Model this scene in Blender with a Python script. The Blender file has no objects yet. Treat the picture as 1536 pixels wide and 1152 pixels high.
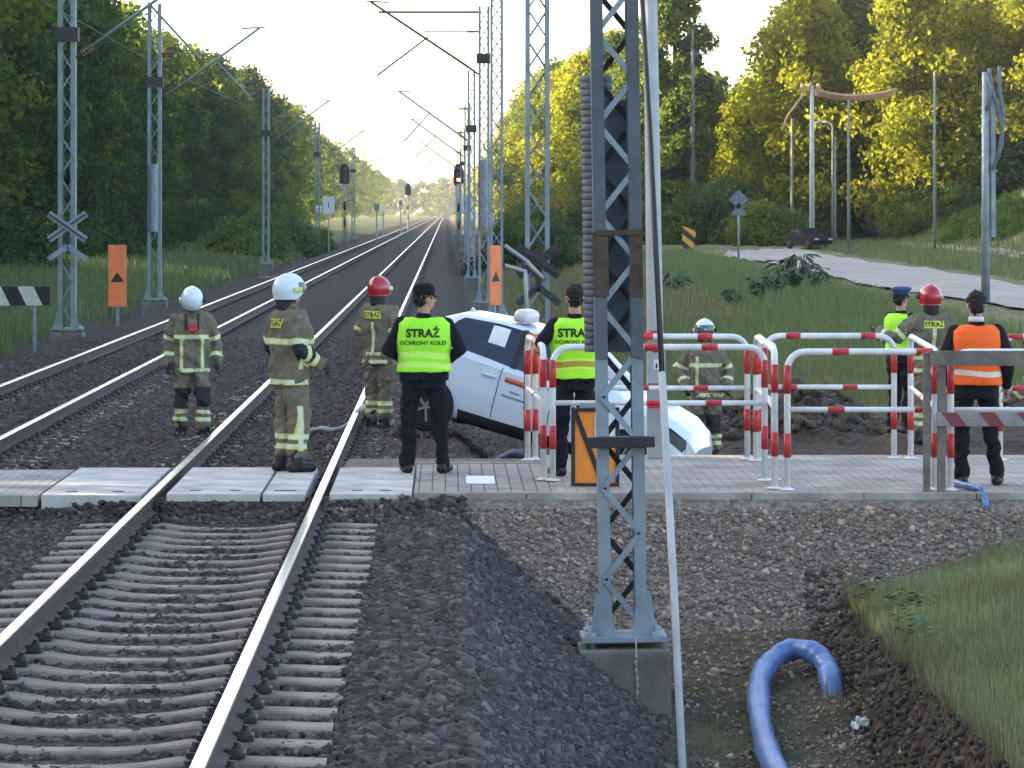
import bpy, bmesh, math, random
import numpy as np
from mathutils import Vector, Matrix, noise
from mathutils.bvhtree import BVHTree
random.seed(7); RNG = np.random.default_rng(7)
R = math.radians
scene = bpy.context.scene
C = scene.collection
# ---------------------------------------------------------------- camera (level, shifted lens)
F_PX, VX, VY, ZC = 5250.0, 668.0, 318.0, 2.53
cam_d = bpy.data.cameras.new("camera"); cam = bpy.data.objects.new("camera", cam_d); C.objects.link(cam)
cam.location = (0, 0, ZC); cam.rotation_euler = (R(90), 0, 0)
cam_d.sensor_width = 36; cam_d.lens = 36 * F_PX / 1536
cam_d.shift_x = (768 - VX) / 1536; cam_d.shift_y = -(576 - VY) / 1536
cam_d.clip_start = 0.5; cam_d.clip_end = 8000
scene.camera = cam
def at(px, py, Y):
    """world X, Z of a picture point lying Y metres ahead"""
    return ((px - VX) * Y / F_PX, ZC - (py - VY) * Y / F_PX)
def ax(px, Y): return (px - VX) * Y / F_PX
def az(py, Y): return ZC - (py - VY) * Y / F_PX
# ---------------------------------------------------------------- materials
def mat(name, col, rough=0.7, metal=0.0, var=0.18, scale=6.0, bump=0.0, bscale=40.0, spec=0.4, detail=4, coat=0.0, emit=None):
    m = bpy.data.materials.new(name); m.use_nodes = True
    nt = m.node_tree; N = nt.nodes; L = nt.links
    b = N["Principled BSDF"]
    b.inputs["Roughness"].default_value = rough; b.inputs["Metallic"].default_value = metal
    b.inputs["Specular IOR Level"].default_value = spec
    if coat: b.inputs["Coat Weight"].default_value = coat; b.inputs["Coat Roughness"].default_value = 0.08
    tc = N.new("ShaderNodeTexCoord")
    if var > 0:
        n = N.new("ShaderNodeTexNoise"); n.inputs["Scale"].default_value = scale; n.inputs["Detail"].default_value = detail
        L.new(tc.outputs["Object"], n.inputs["Vector"])
        rp = N.new("ShaderNodeValToRGB"); rp.color_ramp.elements[0].position = 0.3; rp.color_ramp.elements[1].position = 0.72
        rp.color_ramp.elements[0].color = tuple(c * (1 - var) for c in col) + (1,)
        rp.color_ramp.elements[1].color = tuple(min(1, c * (1 + var)) for c in col) + (1,)
        L.new(n.outputs["Fac"], rp.inputs["Fac"]); L.new(rp.outputs["Color"], b.inputs["Base Color"])
    else: b.inputs["Base Color"].default_value = tuple(col) + (1,)
    if bump > 0:
        n2 = N.new("ShaderNodeTexNoise"); n2.inputs["Scale"].default_value = bscale; n2.inputs["Detail"].default_value = 3
        L.new(tc.outputs["Object"], n2.inputs["Vector"])
        bp = N.new("ShaderNodeBump"); bp.inputs["Strength"].default_value = bump; bp.inputs["Distance"].default_value = 0.02
        L.new(n2.outputs["Fac"], bp.inputs["Height"]); L.new(bp.outputs["Normal"], b.inputs["Normal"])
    if emit: b.inputs["Emission Color"].default_value = tuple(emit[0]) + (1,); b.inputs["Emission Strength"].default_value = emit[1]
    return m
def attr_mat(name, base, layers, rough=0.85, var=0.15, scale=9.0, bump=0.25, bscale=60):
    """base colour overlaid by crisp regions where a signed vertex attribute is below a threshold"""
    m = mat(name, base, rough, var=var, scale=scale, bump=bump, bscale=bscale)
    nt = m.node_tree; N = nt.nodes; L = nt.links; b = N["Principled BSDF"]
    cur = b.inputs["Base Color"].links[0].from_socket
    for (an, thr, col) in layers:
        a = N.new("ShaderNodeAttribute"); a.attribute_name = an
        lt = N.new("ShaderNodeMath"); lt.operation = 'LESS_THAN'; lt.inputs[1].default_value = thr
        L.new(a.outputs["Fac"], lt.inputs[0])
        mx = N.new("ShaderNodeMix"); mx.data_type = 'RGBA'
        L.new(lt.outputs[0], mx.inputs["Factor"]); L.new(cur, mx.inputs["A"]); mx.inputs["B"].default_value = tuple(col) + (1,)
        cur = mx.outputs["Result"]
    L.new(cur, b.inputs["Base Color"])
    return m
def leaf_mat(name, c1, c2, trans=0.45):
    m = bpy.data.materials.new(name); m.use_nodes = True
    nt = m.node_tree; N = nt.nodes; L = nt.links; N.remove(N["Principled BSDF"])
    out = N["Material Output"]
    a = N.new("ShaderNodeAttribute"); a.attribute_name = "rnd"
    mx = N.new("ShaderNodeMix"); mx.data_type = 'RGBA'
    mx.inputs["A"].default_value = tuple(c1) + (1,); mx.inputs["B"].default_value = tuple(c2) + (1,)
    L.new(a.outputs["Fac"], mx.inputs["Factor"])
    d = N.new("ShaderNodeBsdfDiffuse"); t = N.new("ShaderNodeBsdfTranslucent"); s = N.new("ShaderNodeMixShader")
    s.inputs[0].default_value = trans
    L.new(mx.outputs["Result"], d.inputs["Color"]); L.new(mx.outputs["Result"], t.inputs["Color"])
    L.new(d.outputs[0], s.inputs[1]); L.new(t.outputs[0], s.inputs[2]); L.new(s.outputs[0], out.inputs["Surface"])
    return m
# ---------------------------------------------------------------- object helpers
def tag(o, label=None, cat=None, group=None, kind=None):
    if label: o["label"] = label
    if cat: o["category"] = cat
    if group: o["group"] = group
    if kind: o["kind"] = kind
    return o
def empty(name, loc=(0, 0, 0), rz=0.0, label=None, cat=None, group=None):
    o = bpy.data.objects.new(name, None); C.objects.link(o); o.empty_display_size = 0.2
    o.location = loc; o.rotation_euler = (0, 0, rz)
    return tag(o, label, cat, group)
def link(name, me, parent=None):
    o = bpy.data.objects.new(name, me); C.objects.link(o)
    if parent: o.parent = parent
    return o
KIDS = {}
def copy_tree(o, parent=None):
    c = o.copy(); C.objects.link(c)
    if parent: c.parent = parent
    for ch in list(o.children): copy_tree(ch, c)
    return c
class MB:
    """collects shapes; build() links them as one mesh object"""
    def __init__(s): s.v = []; s.f = []; s.m = []; s.sm = []
    def add(s, vs, fs, mi=0, smooth=False):
        o = len(s.v); s.v += [tuple(p) for p in vs]
        for f in fs: s.f.append([i + o for i in f]); s.m.append(mi); s.sm.append(smooth)
    def box(s, c, d, M=None, mi=0, bev=0.0):
        x, y, z = d[0] / 2, d[1] / 2, d[2] / 2
        if bev <= 0:
            vs = [Vector((a * x, b * y, e * z)) for a in (-1, 1) for b in (-1, 1) for e in (-1, 1)]
            fs = [(0, 1, 3, 2), (4, 6, 7, 5), (0, 4, 5, 1), (2, 3, 7, 6), (0, 2, 6, 4), (1, 5, 7, 3)]
        else:
            bm = bmesh.new(); bmesh.ops.create_cube(bm, size=1)
            for v in bm.verts: v.co = Vector((v.co.x * d[0], v.co.y * d[1], v.co.z * d[2]))
            bmesh.ops.bevel(bm, geom=bm.edges[:], offset=bev, segments=2, affect='EDGES', profile=0.6)
            bm.verts.index_update(); vs = [v.co.copy() for v in bm.verts]; fs = [[v.index for v in f.verts] for f in bm.faces]; bm.free()
        c = Vector(c)
        s.add([c + (M @ v if M else v) for v in vs], fs, mi)
    def bar(s, p, q, w, h, up=(0, 0, 1), mi=0, bev=0.0):
        p, q = Vector(p), Vector(q); d = q - p; n = d.normalized(); u = Vector(up)
        if abs(n.dot(u)) > 0.98: u = Vector((0, 1, 0))
        a = n.cross(u).normalized(); b = a.cross(n).normalized()
        M = Matrix((n, a, b)).transposed()
        s.box((p + q) / 2, (d.length, w, h), M, mi, bev)
    def tube(s, pts, r, seg=10, mi=0, cap=True, smooth=True):
        pts = [Vector(p) for p in pts]; n = len(pts)
        rs = r if isinstance(r, (list, tuple)) else [r] * n
        vs = []; fs = []; ref = None
        for i in range(n):
            t = (pts[min(i + 1, n - 1)] - pts[max(i - 1, 0)]).normalized()
            if ref is None: ref = Vector((0, 0, 1)) if abs(t.z) < 0.9 else Vector((1, 0, 0))
            a = t.cross(ref).normalized(); b = a.cross(t).normalized(); ref = b
            for k in range(seg):
                an = 2 * math.pi * k / seg
                vs.append(pts[i] + (a * math.cos(an) + b * math.sin(an)) * rs[i])
        for i in range(n - 1):
            for k in range(seg):
                k2 = (k + 1) % seg
                fs.append((i * seg + k, i * seg + k2, (i + 1) * seg + k2, (i + 1) * seg + k))
        s.add(vs, fs, mi, smooth)
        if cap:
            o = len(s.v) - n * seg
            s.f.append(list(range(o, o + seg))[::-1]); s.m.append(mi); s.sm.append(False)
            s.f.append(list(range(o + (n - 1) * seg, o + n * seg))); s.m.append(mi); s.sm.append(False)
    def lathe(s, prof, c=(0, 0, 0), seg=20, mi=0, M=None, smooth=True):
        vs = []; fs = []; n = len(prof); c = Vector(c)
        for (r, z) in prof:
            for k in range(seg):
                an = 2 * math.pi * k / seg; v = Vector((r * math.cos(an), r * math.sin(an), z)); vs.append(c + (M @ v if M else v))
        for i in range(n - 1):
            for k in range(seg):
                k2 = (k + 1) % seg; fs.append((i * seg + k, i * seg + k2, (i + 1) * seg + k2, (i + 1) * seg + k))
        s.add(vs, fs, mi, smooth)
        o = len(s.v) - n * seg
        s.f.append(list(range(o, o + seg))[::-1]); s.m.append(mi); s.sm.append(False)
        s.f.append(list(range(o + (n - 1) * seg, o + n * seg))); s.m.append(mi); s.sm.append(False)
    def prism(s, outline, p0, ex, ey, depth, mi=0):
        """outline in the plane (ex, ey) at p0, extruded along ex x ey by depth"""
        p0, ex, ey = Vector(p0), Vector(ex), Vector(ey); n = ex.cross(ey).normalized() * depth; k = len(outline)
        vs = [p0 + ex * a + ey * b for a, b in outline] + [p0 + ex * a + ey * b + n for a, b in outline]
        fs = [list(range(k))[::-1], list(range(k, 2 * k))] + [(i, (i + 1) % k, k + (i + 1) % k, k + i) for i in range(k)]
        s.add(vs, fs, mi)
    def ellipsoid(s, c, r, M=None, seg=16, rings=10, mi=0):
        vs = []; fs = []; c = Vector(c)
        for i in range(rings + 1):
            th = math.pi * (0.02 + 0.96 * i / rings)
            for k in range(seg):
                an = 2 * math.pi * k / seg
                v = Vector((r[0] * math.sin(th) * math.cos(an), r[1] * math.sin(th) * math.sin(an), r[2] * math.cos(th)))
                vs.append(c + (M @ v if M else v))
        for i in range(rings):
            for k in range(seg):
                k2 = (k + 1) % seg; fs.append((i * seg + k, (i + 1) * seg + k, (i + 1) * seg + k2, i * seg + k2))
        fs.append(list(range(seg))); fs.append(list(range(rings * seg, (rings + 1) * seg))[::-1])
        s.add(vs, fs, mi, True)
    def capsules(s, pts, rs, seg=14, flat=None):
        """closed tapered chain with round ends, for remeshing"""
        pts = [Vector(p) for p in pts]; P = []; Q = []
        d0 = (pts[0] - pts[1]).normalized(); d1 = (pts[-1] - pts[-2]).normalized()
        for a in (80, 50, 22): P.append(pts[0] + d0 * rs[0] * math.sin(R(a))); Q.append(rs[0] * math.cos(R(a)))
        P += pts; Q += list(rs)
        for a in (22, 50, 80): P.append(pts[-1] + d1 * rs[-1] * math.sin(R(a))); Q.append(rs[-1] * math.cos(R(a)))
        s.tube(P, Q, seg)
    def rings(s, rr, seg=24, p=2.4):
        """stack of super-elliptic rings (cx, cy, z, rx, ry)"""
        vs = []; fs = []
        for (cx, cy, z, rx, ry) in rr:
            for k in range(seg):
                a = 2 * math.pi * k / seg; ca, sa = math.cos(a), math.sin(a)
                vs.append((cx + rx * math.copysign(abs(ca) ** (2 / p), ca), cy + ry * math.copysign(abs(sa) ** (2 / p), sa), z))
        n = len(rr)
        for i in range(n - 1):
            for k in range(seg):
                k2 = (k + 1) % seg; fs.append((i * seg + k, i * seg + k2, (i + 1) * seg + k2, (i + 1) * seg + k))
        fs.append(list(range(seg))[::-1]); fs.append(list(range((n - 1) * seg, n * seg)))
        s.add(vs, fs, 0, True)
    def mesh(s, name, mats):
        me = bpy.data.meshes.new(name); me.from_pydata(s.v, [], s.f); me.update()
        for m in (mats if isinstance(mats, (list, tuple)) else [mats]): me.materials.append(m)
        me.polygons.foreach_set("material_index", s.m); me.polygons.foreach_set("use_smooth", s.sm)
        return me
    def build(s, name, mats, parent=None): return link(name, s.mesh(name, mats), parent)
    def remesh(s, name, mats, parent=None, vox=0.011, smooth=5, wrinkle=0.0, wscale=(9, 9, 5), seed=0):
        me = bpy.data.meshes.new("tmp"); me.from_pydata(s.v, [], s.f); me.update()
        ob = link("tmp", me)
        r = ob.modifiers.new("r", 'REMESH'); r.mode = 'VOXEL'; r.voxel_size = vox; r.use_smooth_shade = True
        if smooth: k = ob.modifiers.new("s", 'SMOOTH'); k.factor = 0.5; k.iterations = smooth
        dg = bpy.context.evaluated_depsgraph_get()
        m2 = bpy.data.meshes.new_from_object(ob.evaluated_get(dg)); m2.name = name
        bpy.data.objects.remove(ob); bpy.data.meshes.remove(me)
        if wrinkle:
            n = len(m2.vertices); co = np.empty(n * 3); m2.vertices.foreach_get("co", co); co = co.reshape(-1, 3)
            no = np.array([v.normal[:] for v in m2.vertices])
            off = Vector((seed * 3.7, seed * 1.3, 0))
            w = np.array([noise.turbulence(Vector((c[0] * wscale[0], c[1] * wscale[1], c[2] * wscale[2] + c[0] * 4)) + off, 3, False) for c in co])
            w = (w - w.mean()) * wrinkle
            m2.vertices.foreach_set("co", (co + no * w[:, None]).ravel()); m2.update()
        m2.materials.clear()
        for m in (mats if isinstance(mats, (list, tuple)) else [mats]): m2.materials.append(m)
        m2.polygons.foreach_set("use_smooth", [True] * len(m2.polygons)); m2.update()
        return link(name, m2, parent)
def coords(me):
    a = np.empty(len(me.vertices) * 3); me.vertices.foreach_get("co", a); return a.reshape(-1, 3)
def set_attr(me, name, vals, domain='POINT'):
    a = me.attributes.new(name, 'FLOAT', domain); a.data.foreach_set("value", np.asarray(vals, dtype=np.float32))
def quad_mesh(name, V, mats, rnd=None, faces=None, smooth=False):
    """numpy: V (n,3); by default every four vertices form a quad"""
    n = len(V); me = bpy.data.meshes.new(name)
    fc = np.arange(n, dtype=np.int32).reshape(-1, 4) if faces is None else faces.astype(np.int32)
    me.vertices.add(n); me.vertices.foreach_set("co", np.ascontiguousarray(V, dtype=np.float32).ravel())
    me.loops.add(fc.size); me.loops.foreach_set("vertex_index", fc.ravel())
    me.polygons.add(len(fc)); me.polygons.foreach_set("loop_start", np.arange(0, fc.size, 4, dtype=np.int32))
    me.update(calc_edges=True); me.validate()
    if smooth: me.polygons.foreach_set("use_smooth", [True] * len(me.polygons))
    if rnd is not None: set_attr(me, "rnd", rnd, 'FACE')
    for m in (mats if isinstance(mats, (list, tuple)) else [mats]): me.materials.append(m)
    return me
def text_mesh(txt, size, extr=0.001, mat_=None, spacing=1.0, bold=0.0):
    cu = bpy.data.curves.new("t", 'FONT'); cu.body = txt; cu.size = size; cu.align_x = 'CENTER'; cu.align_y = 'CENTER'
    cu.extrude = extr; cu.space_character = spacing; cu.offset = bold; cu.resolution_u = 3
    ob = bpy.data.objects.new("t", cu); C.objects.link(ob)
    me = bpy.data.meshes.new_from_object(ob.evaluated_get(bpy.context.evaluated_depsgraph_get()))
    bpy.data.objects.remove(ob); bpy.data.curves.remove(cu)
    me.materials.clear()
    if mat_: me.materials.append(mat_)
    return me
# ---------------------------------------------------------------- palette
M = {}
M['steel'] = mat('galvanised steel', (0.23, 0.27, 0.30), 0.55, 0.35, 0.22, 3.0, 0.15, 30)
M['steel_green'] = mat('weathered green grey steel', (0.20, 0.25, 0.235), 0.6, 0.2, 0.2, 3.0)
M['rust'] = mat('rusty steel', (0.085, 0.055, 0.040), 0.85, 0.1, 0.4, 9.0, 0.3, 60)
M['black'] = mat('black paint', (0.018, 0.018, 0.02), 0.5, 0, 0.2)
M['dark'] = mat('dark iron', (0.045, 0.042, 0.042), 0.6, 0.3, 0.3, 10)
M['weight'] = mat('counterweight concrete', (0.13, 0.15, 0.175), 0.8, 0, 0.25, 8, 0.3, 40)
M['weight_pale'] = mat('pale counterweight', (0.25, 0.28, 0.33), 0.8, 0, 0.2, 8)
M['concrete'] = mat('old concrete', (0.32, 0.285, 0.245), 0.9, 0, 0.3, 3.0, 0.4, 50)
M['plinth'] = mat('plinth concrete', (0.17, 0.155, 0.13), 0.92, 0, 0.35, 3.0, 0.5, 40)
M['sleeper'] = mat('sleeper concrete', (0.255, 0.210, 0.172), 0.9, 0, 0.4, 4.0, 0.3, 60)
M['plate'] = mat('pale crossing concrete', (0.50, 0.46, 0.42), 0.85, 0, 0.36, 2.2, 0.3, 40, detail=8)
M['railtop'] = mat('polished rail head', (0.95, 0.86, 0.74), 0.2, 1.0, 0.06, 2.0)  # warm sky glint is put into the metal tint
M['railside'] = mat('rusty rail web', (0.075, 0.056, 0.046), 0.8, 0.2, 0.3, 8.0)
M['white'] = mat('white paint', (0.70, 0.70, 0.69), 0.42, 0, 0.14, 5)
M['red'] = mat('red paint', (0.50, 0.032, 0.032), 0.42, 0, 0.28, 6)
M['orange'] = mat('orange reflective board', (0.85, 0.24, 0.02), 0.5, 0, 0.08, 4)
M['faded_orange'] = mat('faded orange board', (0.80, 0.20, 0.06), 0.55, 0, 0.12, 4)
M['wood'] = mat('grey weathered timber', (0.17, 0.145, 0.12), 0.9, 0, 0.35, 7, 0.5, 50)
M['pole'] = mat('pale pole concrete', (0.36, 0.37, 0.37), 0.8, 0, 0.15, 3)
M['pole_dark'] = mat('grey green old pole', (0.15, 0.165, 0.15), 0.85, 0, 0.2, 3)
M['steel_dark'] = mat('dark dull steel', (0.105, 0.118, 0.135), 0.6, 0.3, 0.25, 3.0, 0.2, 30)  # darker steel for the mast's cover plates and the radio tower
M['wire'] = mat('dark wire', (0.10, 0.085, 0.07), 0.6, 0.4, 0)
M['insul'] = mat('brown insulator', (0.12, 0.05, 0.03), 0.35, 0, 0.1)
M['skin'] = mat('skin', (0.42, 0.24, 0.17), 0.6, 0, 0.08, 12)
EXPOSURE = 2.75; HAZE = 0.00013
# ================================================================ terrain
def sm(a, b, x):
    t = np.clip((x - a) / (b - a), 0, 1); return t * t * (3 - 2 * t)
TC1, TC2 = -1.885, -5.75          # track centres
PN, PF = 31.45, 36.45             # near and far edge of the paved crossing path
def nz(X, Y, s, seed=0):
    return (np.sin(X * s * 1.13 + seed) * np.cos(Y * s * 0.91 - seed * 1.7) + 0.6 * np.sin(X * s * 2.3 + Y * s * 1.9 + seed * 2.1)
            + 0.45 * np.sin(X * s * 4.7 - Y * s * 3.9 + seed)) / 2.05
def terr_parts(X, Y):
    X = np.asarray(X, float); Y = np.asarray(Y, float)
    bed = -0.235 - 0.05 * np.exp(-((X + 3.82) / 0.5) ** 2)
    crib = np.maximum(1 - sm(1.22, 1.36, np.abs(X - TC1)), 0) * (1 - sm(30.6, 31.0, Y))
    bed = bed - 0.020 * crib + 0.20 * np.exp(-((Y - 31.55) / 0.27) ** 2) * (X < 0.3)
    tr = bed - np.maximum(0, X - 0.12) * 0.80 - np.maximum(0, -8.0 - X) * 0.6
    pe = -0.028 - np.maximum(0, PN - 0.01 - Y) * 0.68 - np.maximum(0, Y - PF) * 0.55
    pe = np.where(X > -1, pe, -9)
    near_low = -1.12 - 0.115 * np.clip(29.6 - Y, 0, 4.2) + 0.05 * nz(X, Y, 1.3, 1) + 0.08 * sm(2.0, 3.0, X)
    bank_e = 3.20 + 0.05 * nz(X, Y, 2.1, 4)
    bank = -0.90 + np.clip(X - 3.4, 0, 2.9) * 0.27 + 0.05 * nz(X, Y, 1.7, 2)
    near_low = np.where(X > bank_e, near_low - .06 + (bank - near_low + .06) * np.clip((X - bank_e) / 0.26, 0, 1), near_low)
    field = np.interp(Y, [36, 55, 62, 80, 100, 130, 165, 215, 300, 600, 3000], [-0.95, -0.95, -0.75, -0.45, -0.12, 0.15, 0.4, 0.95, 1.3, 1.5, 1.5])
    field = field + sm(23, 34, X - (Y - 150) * 0.02) * 3.6 * sm(110, 170, Y) * (1 - sm(320, 500, Y))
    field = np.where(X > TC1, -0.75 + (field + 0.75) * sm(1.3, 6.5, X), field)
    ditch = -1.12 + 0.05 * nz(X, Y, 1.2, 5) + 0.25 * sm(38.5, 40, Y) + 0.12 * sm(43.2, 45.2, Y)
    plat = -0.19 + 0.06 * nz(X, Y, 1.5, 6)
    mound = 0.62 * np.exp(-(((X - 5.35) / 0.85) ** 2 + ((Y - 51.5) / 2.0) ** 2)) + 0.35 * np.exp(-(((X - 4.3) / 0.6) ** 2 + ((Y - 53.5) / 1.6) ** 2))
    mid = ditch + (plat - ditch) * sm(4.9, 5.6, X) * (1 - sm(43, 48, Y))
    mid = mid + mound * (1 + 0.35 * nz(X, Y, 5.0, 3)) + 0.10 * nz(X, Y, 2.7, 8) * sm(45, 50, Y)
    w = sm(52, 60, Y)
    far_low = mid * (1 - w) + (field + 0.06 * nz(X, Y, 0.9, 9) + 0.05 * nz(X, Y, 2.2, 3)) * w
    right = np.where(Y < 34, near_low, far_low)
    left = np.interp(X, [-400, -40, -22, -14, -10, -9.0], [2.0, 1.2, 0.75, 0.1, -0.35, -0.5]) + 0.07 * nz(X, Y, 0.8, 7)
    low = np.where(X > TC1, right, left)
    return tr, pe, low
def terr(X, Y):
    tr, pe, low = terr_parts(X, Y)
    return np.maximum(np.maximum(tr, pe), low)
def tz(x, y): return float(terr(np.array([x]), np.array([y]))[0])
def hit(px, py, y0=40.0, y1=900.0):
    """where the sight line of a picture point first meets the ground beyond y0"""
    Y = np.concatenate([np.arange(y0, 120, 0.1), np.arange(120, y1, 0.5)])
    X = (px - VX) * Y / F_PX; Z = ZC - (py - VY) * Y / F_PX
    k = np.nonzero(Z <= terr(X, Y))[0]
    k = k[0] if len(k) else len(Y) - 1
    return X[k], Y[k], float(terr(X[k:k + 1], Y[k:k + 1])[0])
xs = np.concatenate([-np.geomspace(900, 16, 34), np.arange(-15.5, -9.0, 0.4), np.arange(-9.0, 3.0, 0.16), np.arange(3.0, 4.0, 0.035), np.arange(4.0, 8.0, 0.12), np.arange(8.0, 30, 0.5), np.geomspace(30, 900, 32)])
ys = np.concatenate([np.arange(-30, 12, 3.0), np.arange(12, 58, 0.16), np.arange(58, 110, 0.5), np.arange(110, 240, 1.3), np.geomspace(240, 4500, 110)])
GX, GY = np.meshgrid(xs, ys); tr, pe, low = terr_parts(GX, GY); GZ = np.maximum(np.maximum(tr, pe), low)
nx, ny = len(xs), len(ys)
idx = np.arange(nx * ny).reshape(ny, nx)
fc = np.stack([idx[:-1, :-1], idx[:-1, 1:], idx[1:, 1:], idx[1:, :-1]], -1).reshape(-1, 4)
g_me = quad_mesh("ground", np.stack([GX, GY, GZ], -1).reshape(-1, 3), [], faces=fc, smooth=True)
# masks: dark ballast, pale gravel, bare soil; the rest is grass
dk = np.clip(1 - (np.maximum(pe, low) - tr) / 0.06 - 0.5, 0, 1) * (GX > -9.2)
gv = np.clip((pe - np.maximum(tr, low)) / 0.06 + 0.5, 0, 1) * (1 - dk)
soil = np.zeros_like(GX)
soil = np.maximum(soil, ((GX > 3.06) & (GX < 3.50) & (GY < 33)) * 1.0)
soil = np.maximum(soil, (sm(1.0, 1.6, GX) * (1 - sm(3.2, 3.3, GX)) * (GY < 33)) * (.78 + .2 * nz(GX, GY, 1.9, 3)))
soil = np.maximum(soil, (1 - sm(54, 60, GY + 2.5 * nz(GX, GY, 0.7, 2))) * (GY > 36) * (GX > 0.5))
soil = np.maximum(soil, sm(-11.2, -9.6, GX + 0.8 * nz(GX, GY, 0.5, 4)) * (GX < -7))
soil = np.maximum(soil, (1 - sm(3.4, 4.8, GX + 0.5 * nz(GX, GY, 0.35, 1))) * (GX > 0) * (GY > 50) * 0.92)
for nm, a in (("ballast", dk), ("gravel", gv), ("soil", soil)): set_attr(g_me, nm, a.ravel())
def ground_mat():
    m = bpy.data.materials.new("ground"); m.use_nodes = True; nt = m.node_tree; N = nt.nodes; L = nt.links; b = N["Principled BSDF"]
    b.inputs["Roughness"].default_value = 0.95; b.inputs["Specular IOR Level"].default_value = 0.15
    tc = N.new("ShaderNodeTexCoord")
    def nn(s, d=4):
        n = N.new("ShaderNodeTexNoise"); n.inputs["Scale"].default_value = s; n.inputs["Detail"].default_value = d; L.new(tc.outputs["Object"], n.inputs["Vector"]); return n
    def ramp(src, c1, c2, p=(0.35, 0.68)):
        r = N.new("ShaderNodeValToRGB"); r.color_ramp.elements[0].color = c1 + (1,); r.color_ramp.elements[1].color = c2 + (1,)
        r.color_ramp.elements[0].position, r.color_ramp.elements[1].position = p; L.new(src, r.inputs["Fac"]); return r.outputs["Color"]
    def mix(f, a, bb):
        x = N.new("ShaderNodeMix"); x.data_type = 'RGBA'; L.new(f, x.inputs["Factor"]); L.new(a, x.inputs["A"]); L.new(bb, x.inputs["B"]); return x.outputs["Result"]
    def attr(n):
        a = N.new("ShaderNodeAttribute"); a.attribute_name = n; return a.outputs["Fac"]
    n_mid = nn(1.1, 6); n_big = nn(0.16, 5); n_fine = nn(9, 5)
    vor = N.new("ShaderNodeTexVoronoi"); vor.inputs["Scale"].default_value = 19; L.new(tc.outputs["Object"], vor.inputs["Vector"])
    grass = mix(ramp(n_big.outputs["Fac"], (0, 0, 0), (1, 1, 1)), ramp(n_mid.outputs["Fac"], (0.075, 0.100, 0.045), (0.150, 0.180, 0.085)), ramp(n_mid.outputs["Fac"], (0.13, 0.135, 0.07), (0.22, 0.21, 0.11)))
    soilc = ramp(n_fine.outputs["Fac"], (0.036, 0.029, 0.023), (0.105, 0.083, 0.060))
    bal = ramp(vor.outputs["Color"], (0.034, 0.028, 0.024), (0.098, 0.080, 0.066), (0.1, 0.9))
    grv = ramp(vor.outputs["Color"], (0.13, 0.108, 0.088), (0.29, 0.24, 0.195), (0.1, 0.9))
    c = mix(attr("soil"), grass, soilc); c = mix(attr("gravel"), c, grv); c = mix(attr("ballast"), c, bal)
    L.new(c, b.inputs["Base Color"])
    bp = N.new("ShaderNodeBump"); bp.inputs["Strength"].default_value = 0.9; bp.inputs["Distance"].default_value = 0.05
    ad = N.new("ShaderNodeMath"); ad.operation = 'SUBTRACT'; L.new(n_fine.outputs["Fac"], ad.inputs[0]); L.new(vor.outputs["Distance"], ad.inputs[1])
    L.new(ad.outputs[0], bp.inputs["Height"]); L.new(bp.outputs["Normal"], b.inputs["Normal"])
    return m
g_me.materials.append(ground_mat())
tag(link("ground", g_me), "shaded railway embankment ground with grass verges, soil and ballast", "ground", kind="structure")
# ---------------------------------------------------------------- loose stones
def stones(name, P, size, mats, label, cat, lift=0.25):
    n = len(P); q = RNG.normal(size=(n, 4)); q /= np.linalg.norm(q, axis=1)[:, None]
    w, x, y, z = q.T
    Rm = np.stack([np.stack([1 - 2 * (y * y + z * z), 2 * (x * y - z * w), 2 * (x * z + y * w)], -1),
                   np.stack([2 * (x * y + z * w), 1 - 2 * (x * x + z * z), 2 * (y * z - x * w)], -1),
                   np.stack([2 * (x * z - y * w), 2 * (y * z + x * w), 1 - 2 * (x * x + y * y)], -1)], 1)
    cube = np.array([(a, b, c) for a in (-1, 1) for b in (-1, 1) for c in (-1, 1)], float)
    sc = size[:, None] * RNG.uniform(0.55, 1.15, (n, 3)) * 0.5
    v = cube[None] * sc[:, None, :] * RNG.uniform(0.55, 1.1, (n, 8, 1))
    v = np.einsum('nij,nkj->nki', Rm, v); v[..., 2] *= 0.85
    v += P[:, None, :]; v[..., 2] += (size * lift)[:, None]
    qf = np.array([(0, 1, 3, 2), (4, 6, 7, 5), (0, 4, 5, 1), (2, 3, 7, 6), (0, 2, 6, 4), (1, 5, 7, 3)])
    fcs = (np.arange(n)[:, None, None] * 8 + qf[None]).reshape(-1, 4)
    rnd = np.repeat(RNG.random(n), 6)
    me = quad_mesh(name, v.reshape(-1, 3), mats, rnd=rnd, faces=fcs)
    return tag(link(name, me), label, cat, kind="stuff")
def stone_mat(name, c1, c2):
    m = mat(name, c1, 0.85, 0, 0.1, 30, spec=0.3); nt = m.node_tree; N = nt.nodes; L = nt.links; b = N["Principled BSDF"]
    a = N.new("ShaderNodeAttribute"); a.attribute_name = "rnd"
    r = N.new("ShaderNodeValToRGB"); r.color_ramp.elements[0].color = c1 + (1,); r.color_ramp.elements[1].color = c2 + (1,)
    e = r.color_ramp.elements.new(0.75); e.color = tuple((p + q) * 0.42 for p, q in zip(c1, c2)) + (1,)
    L.new(a.outputs["Fac"], r.inputs["Fac"]); L.new(r.outputs["Color"], b.inputs["Base Color"]); return m
M['ballast'] = stone_mat('dark ballast stone', (0.032, 0.028, 0.027), (0.150, 0.130, 0.120))
M['gravel'] = stone_mat('pale gravel stone', (0.155, 0.118, 0.092), (0.47, 0.375, 0.30))
M['far_ballast'] = stone_mat('brown ballast stone', (0.052, 0.041, 0.034), (0.140, 0.113, 0.092))
SP = 0.6                                   # sleeper spacing
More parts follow.
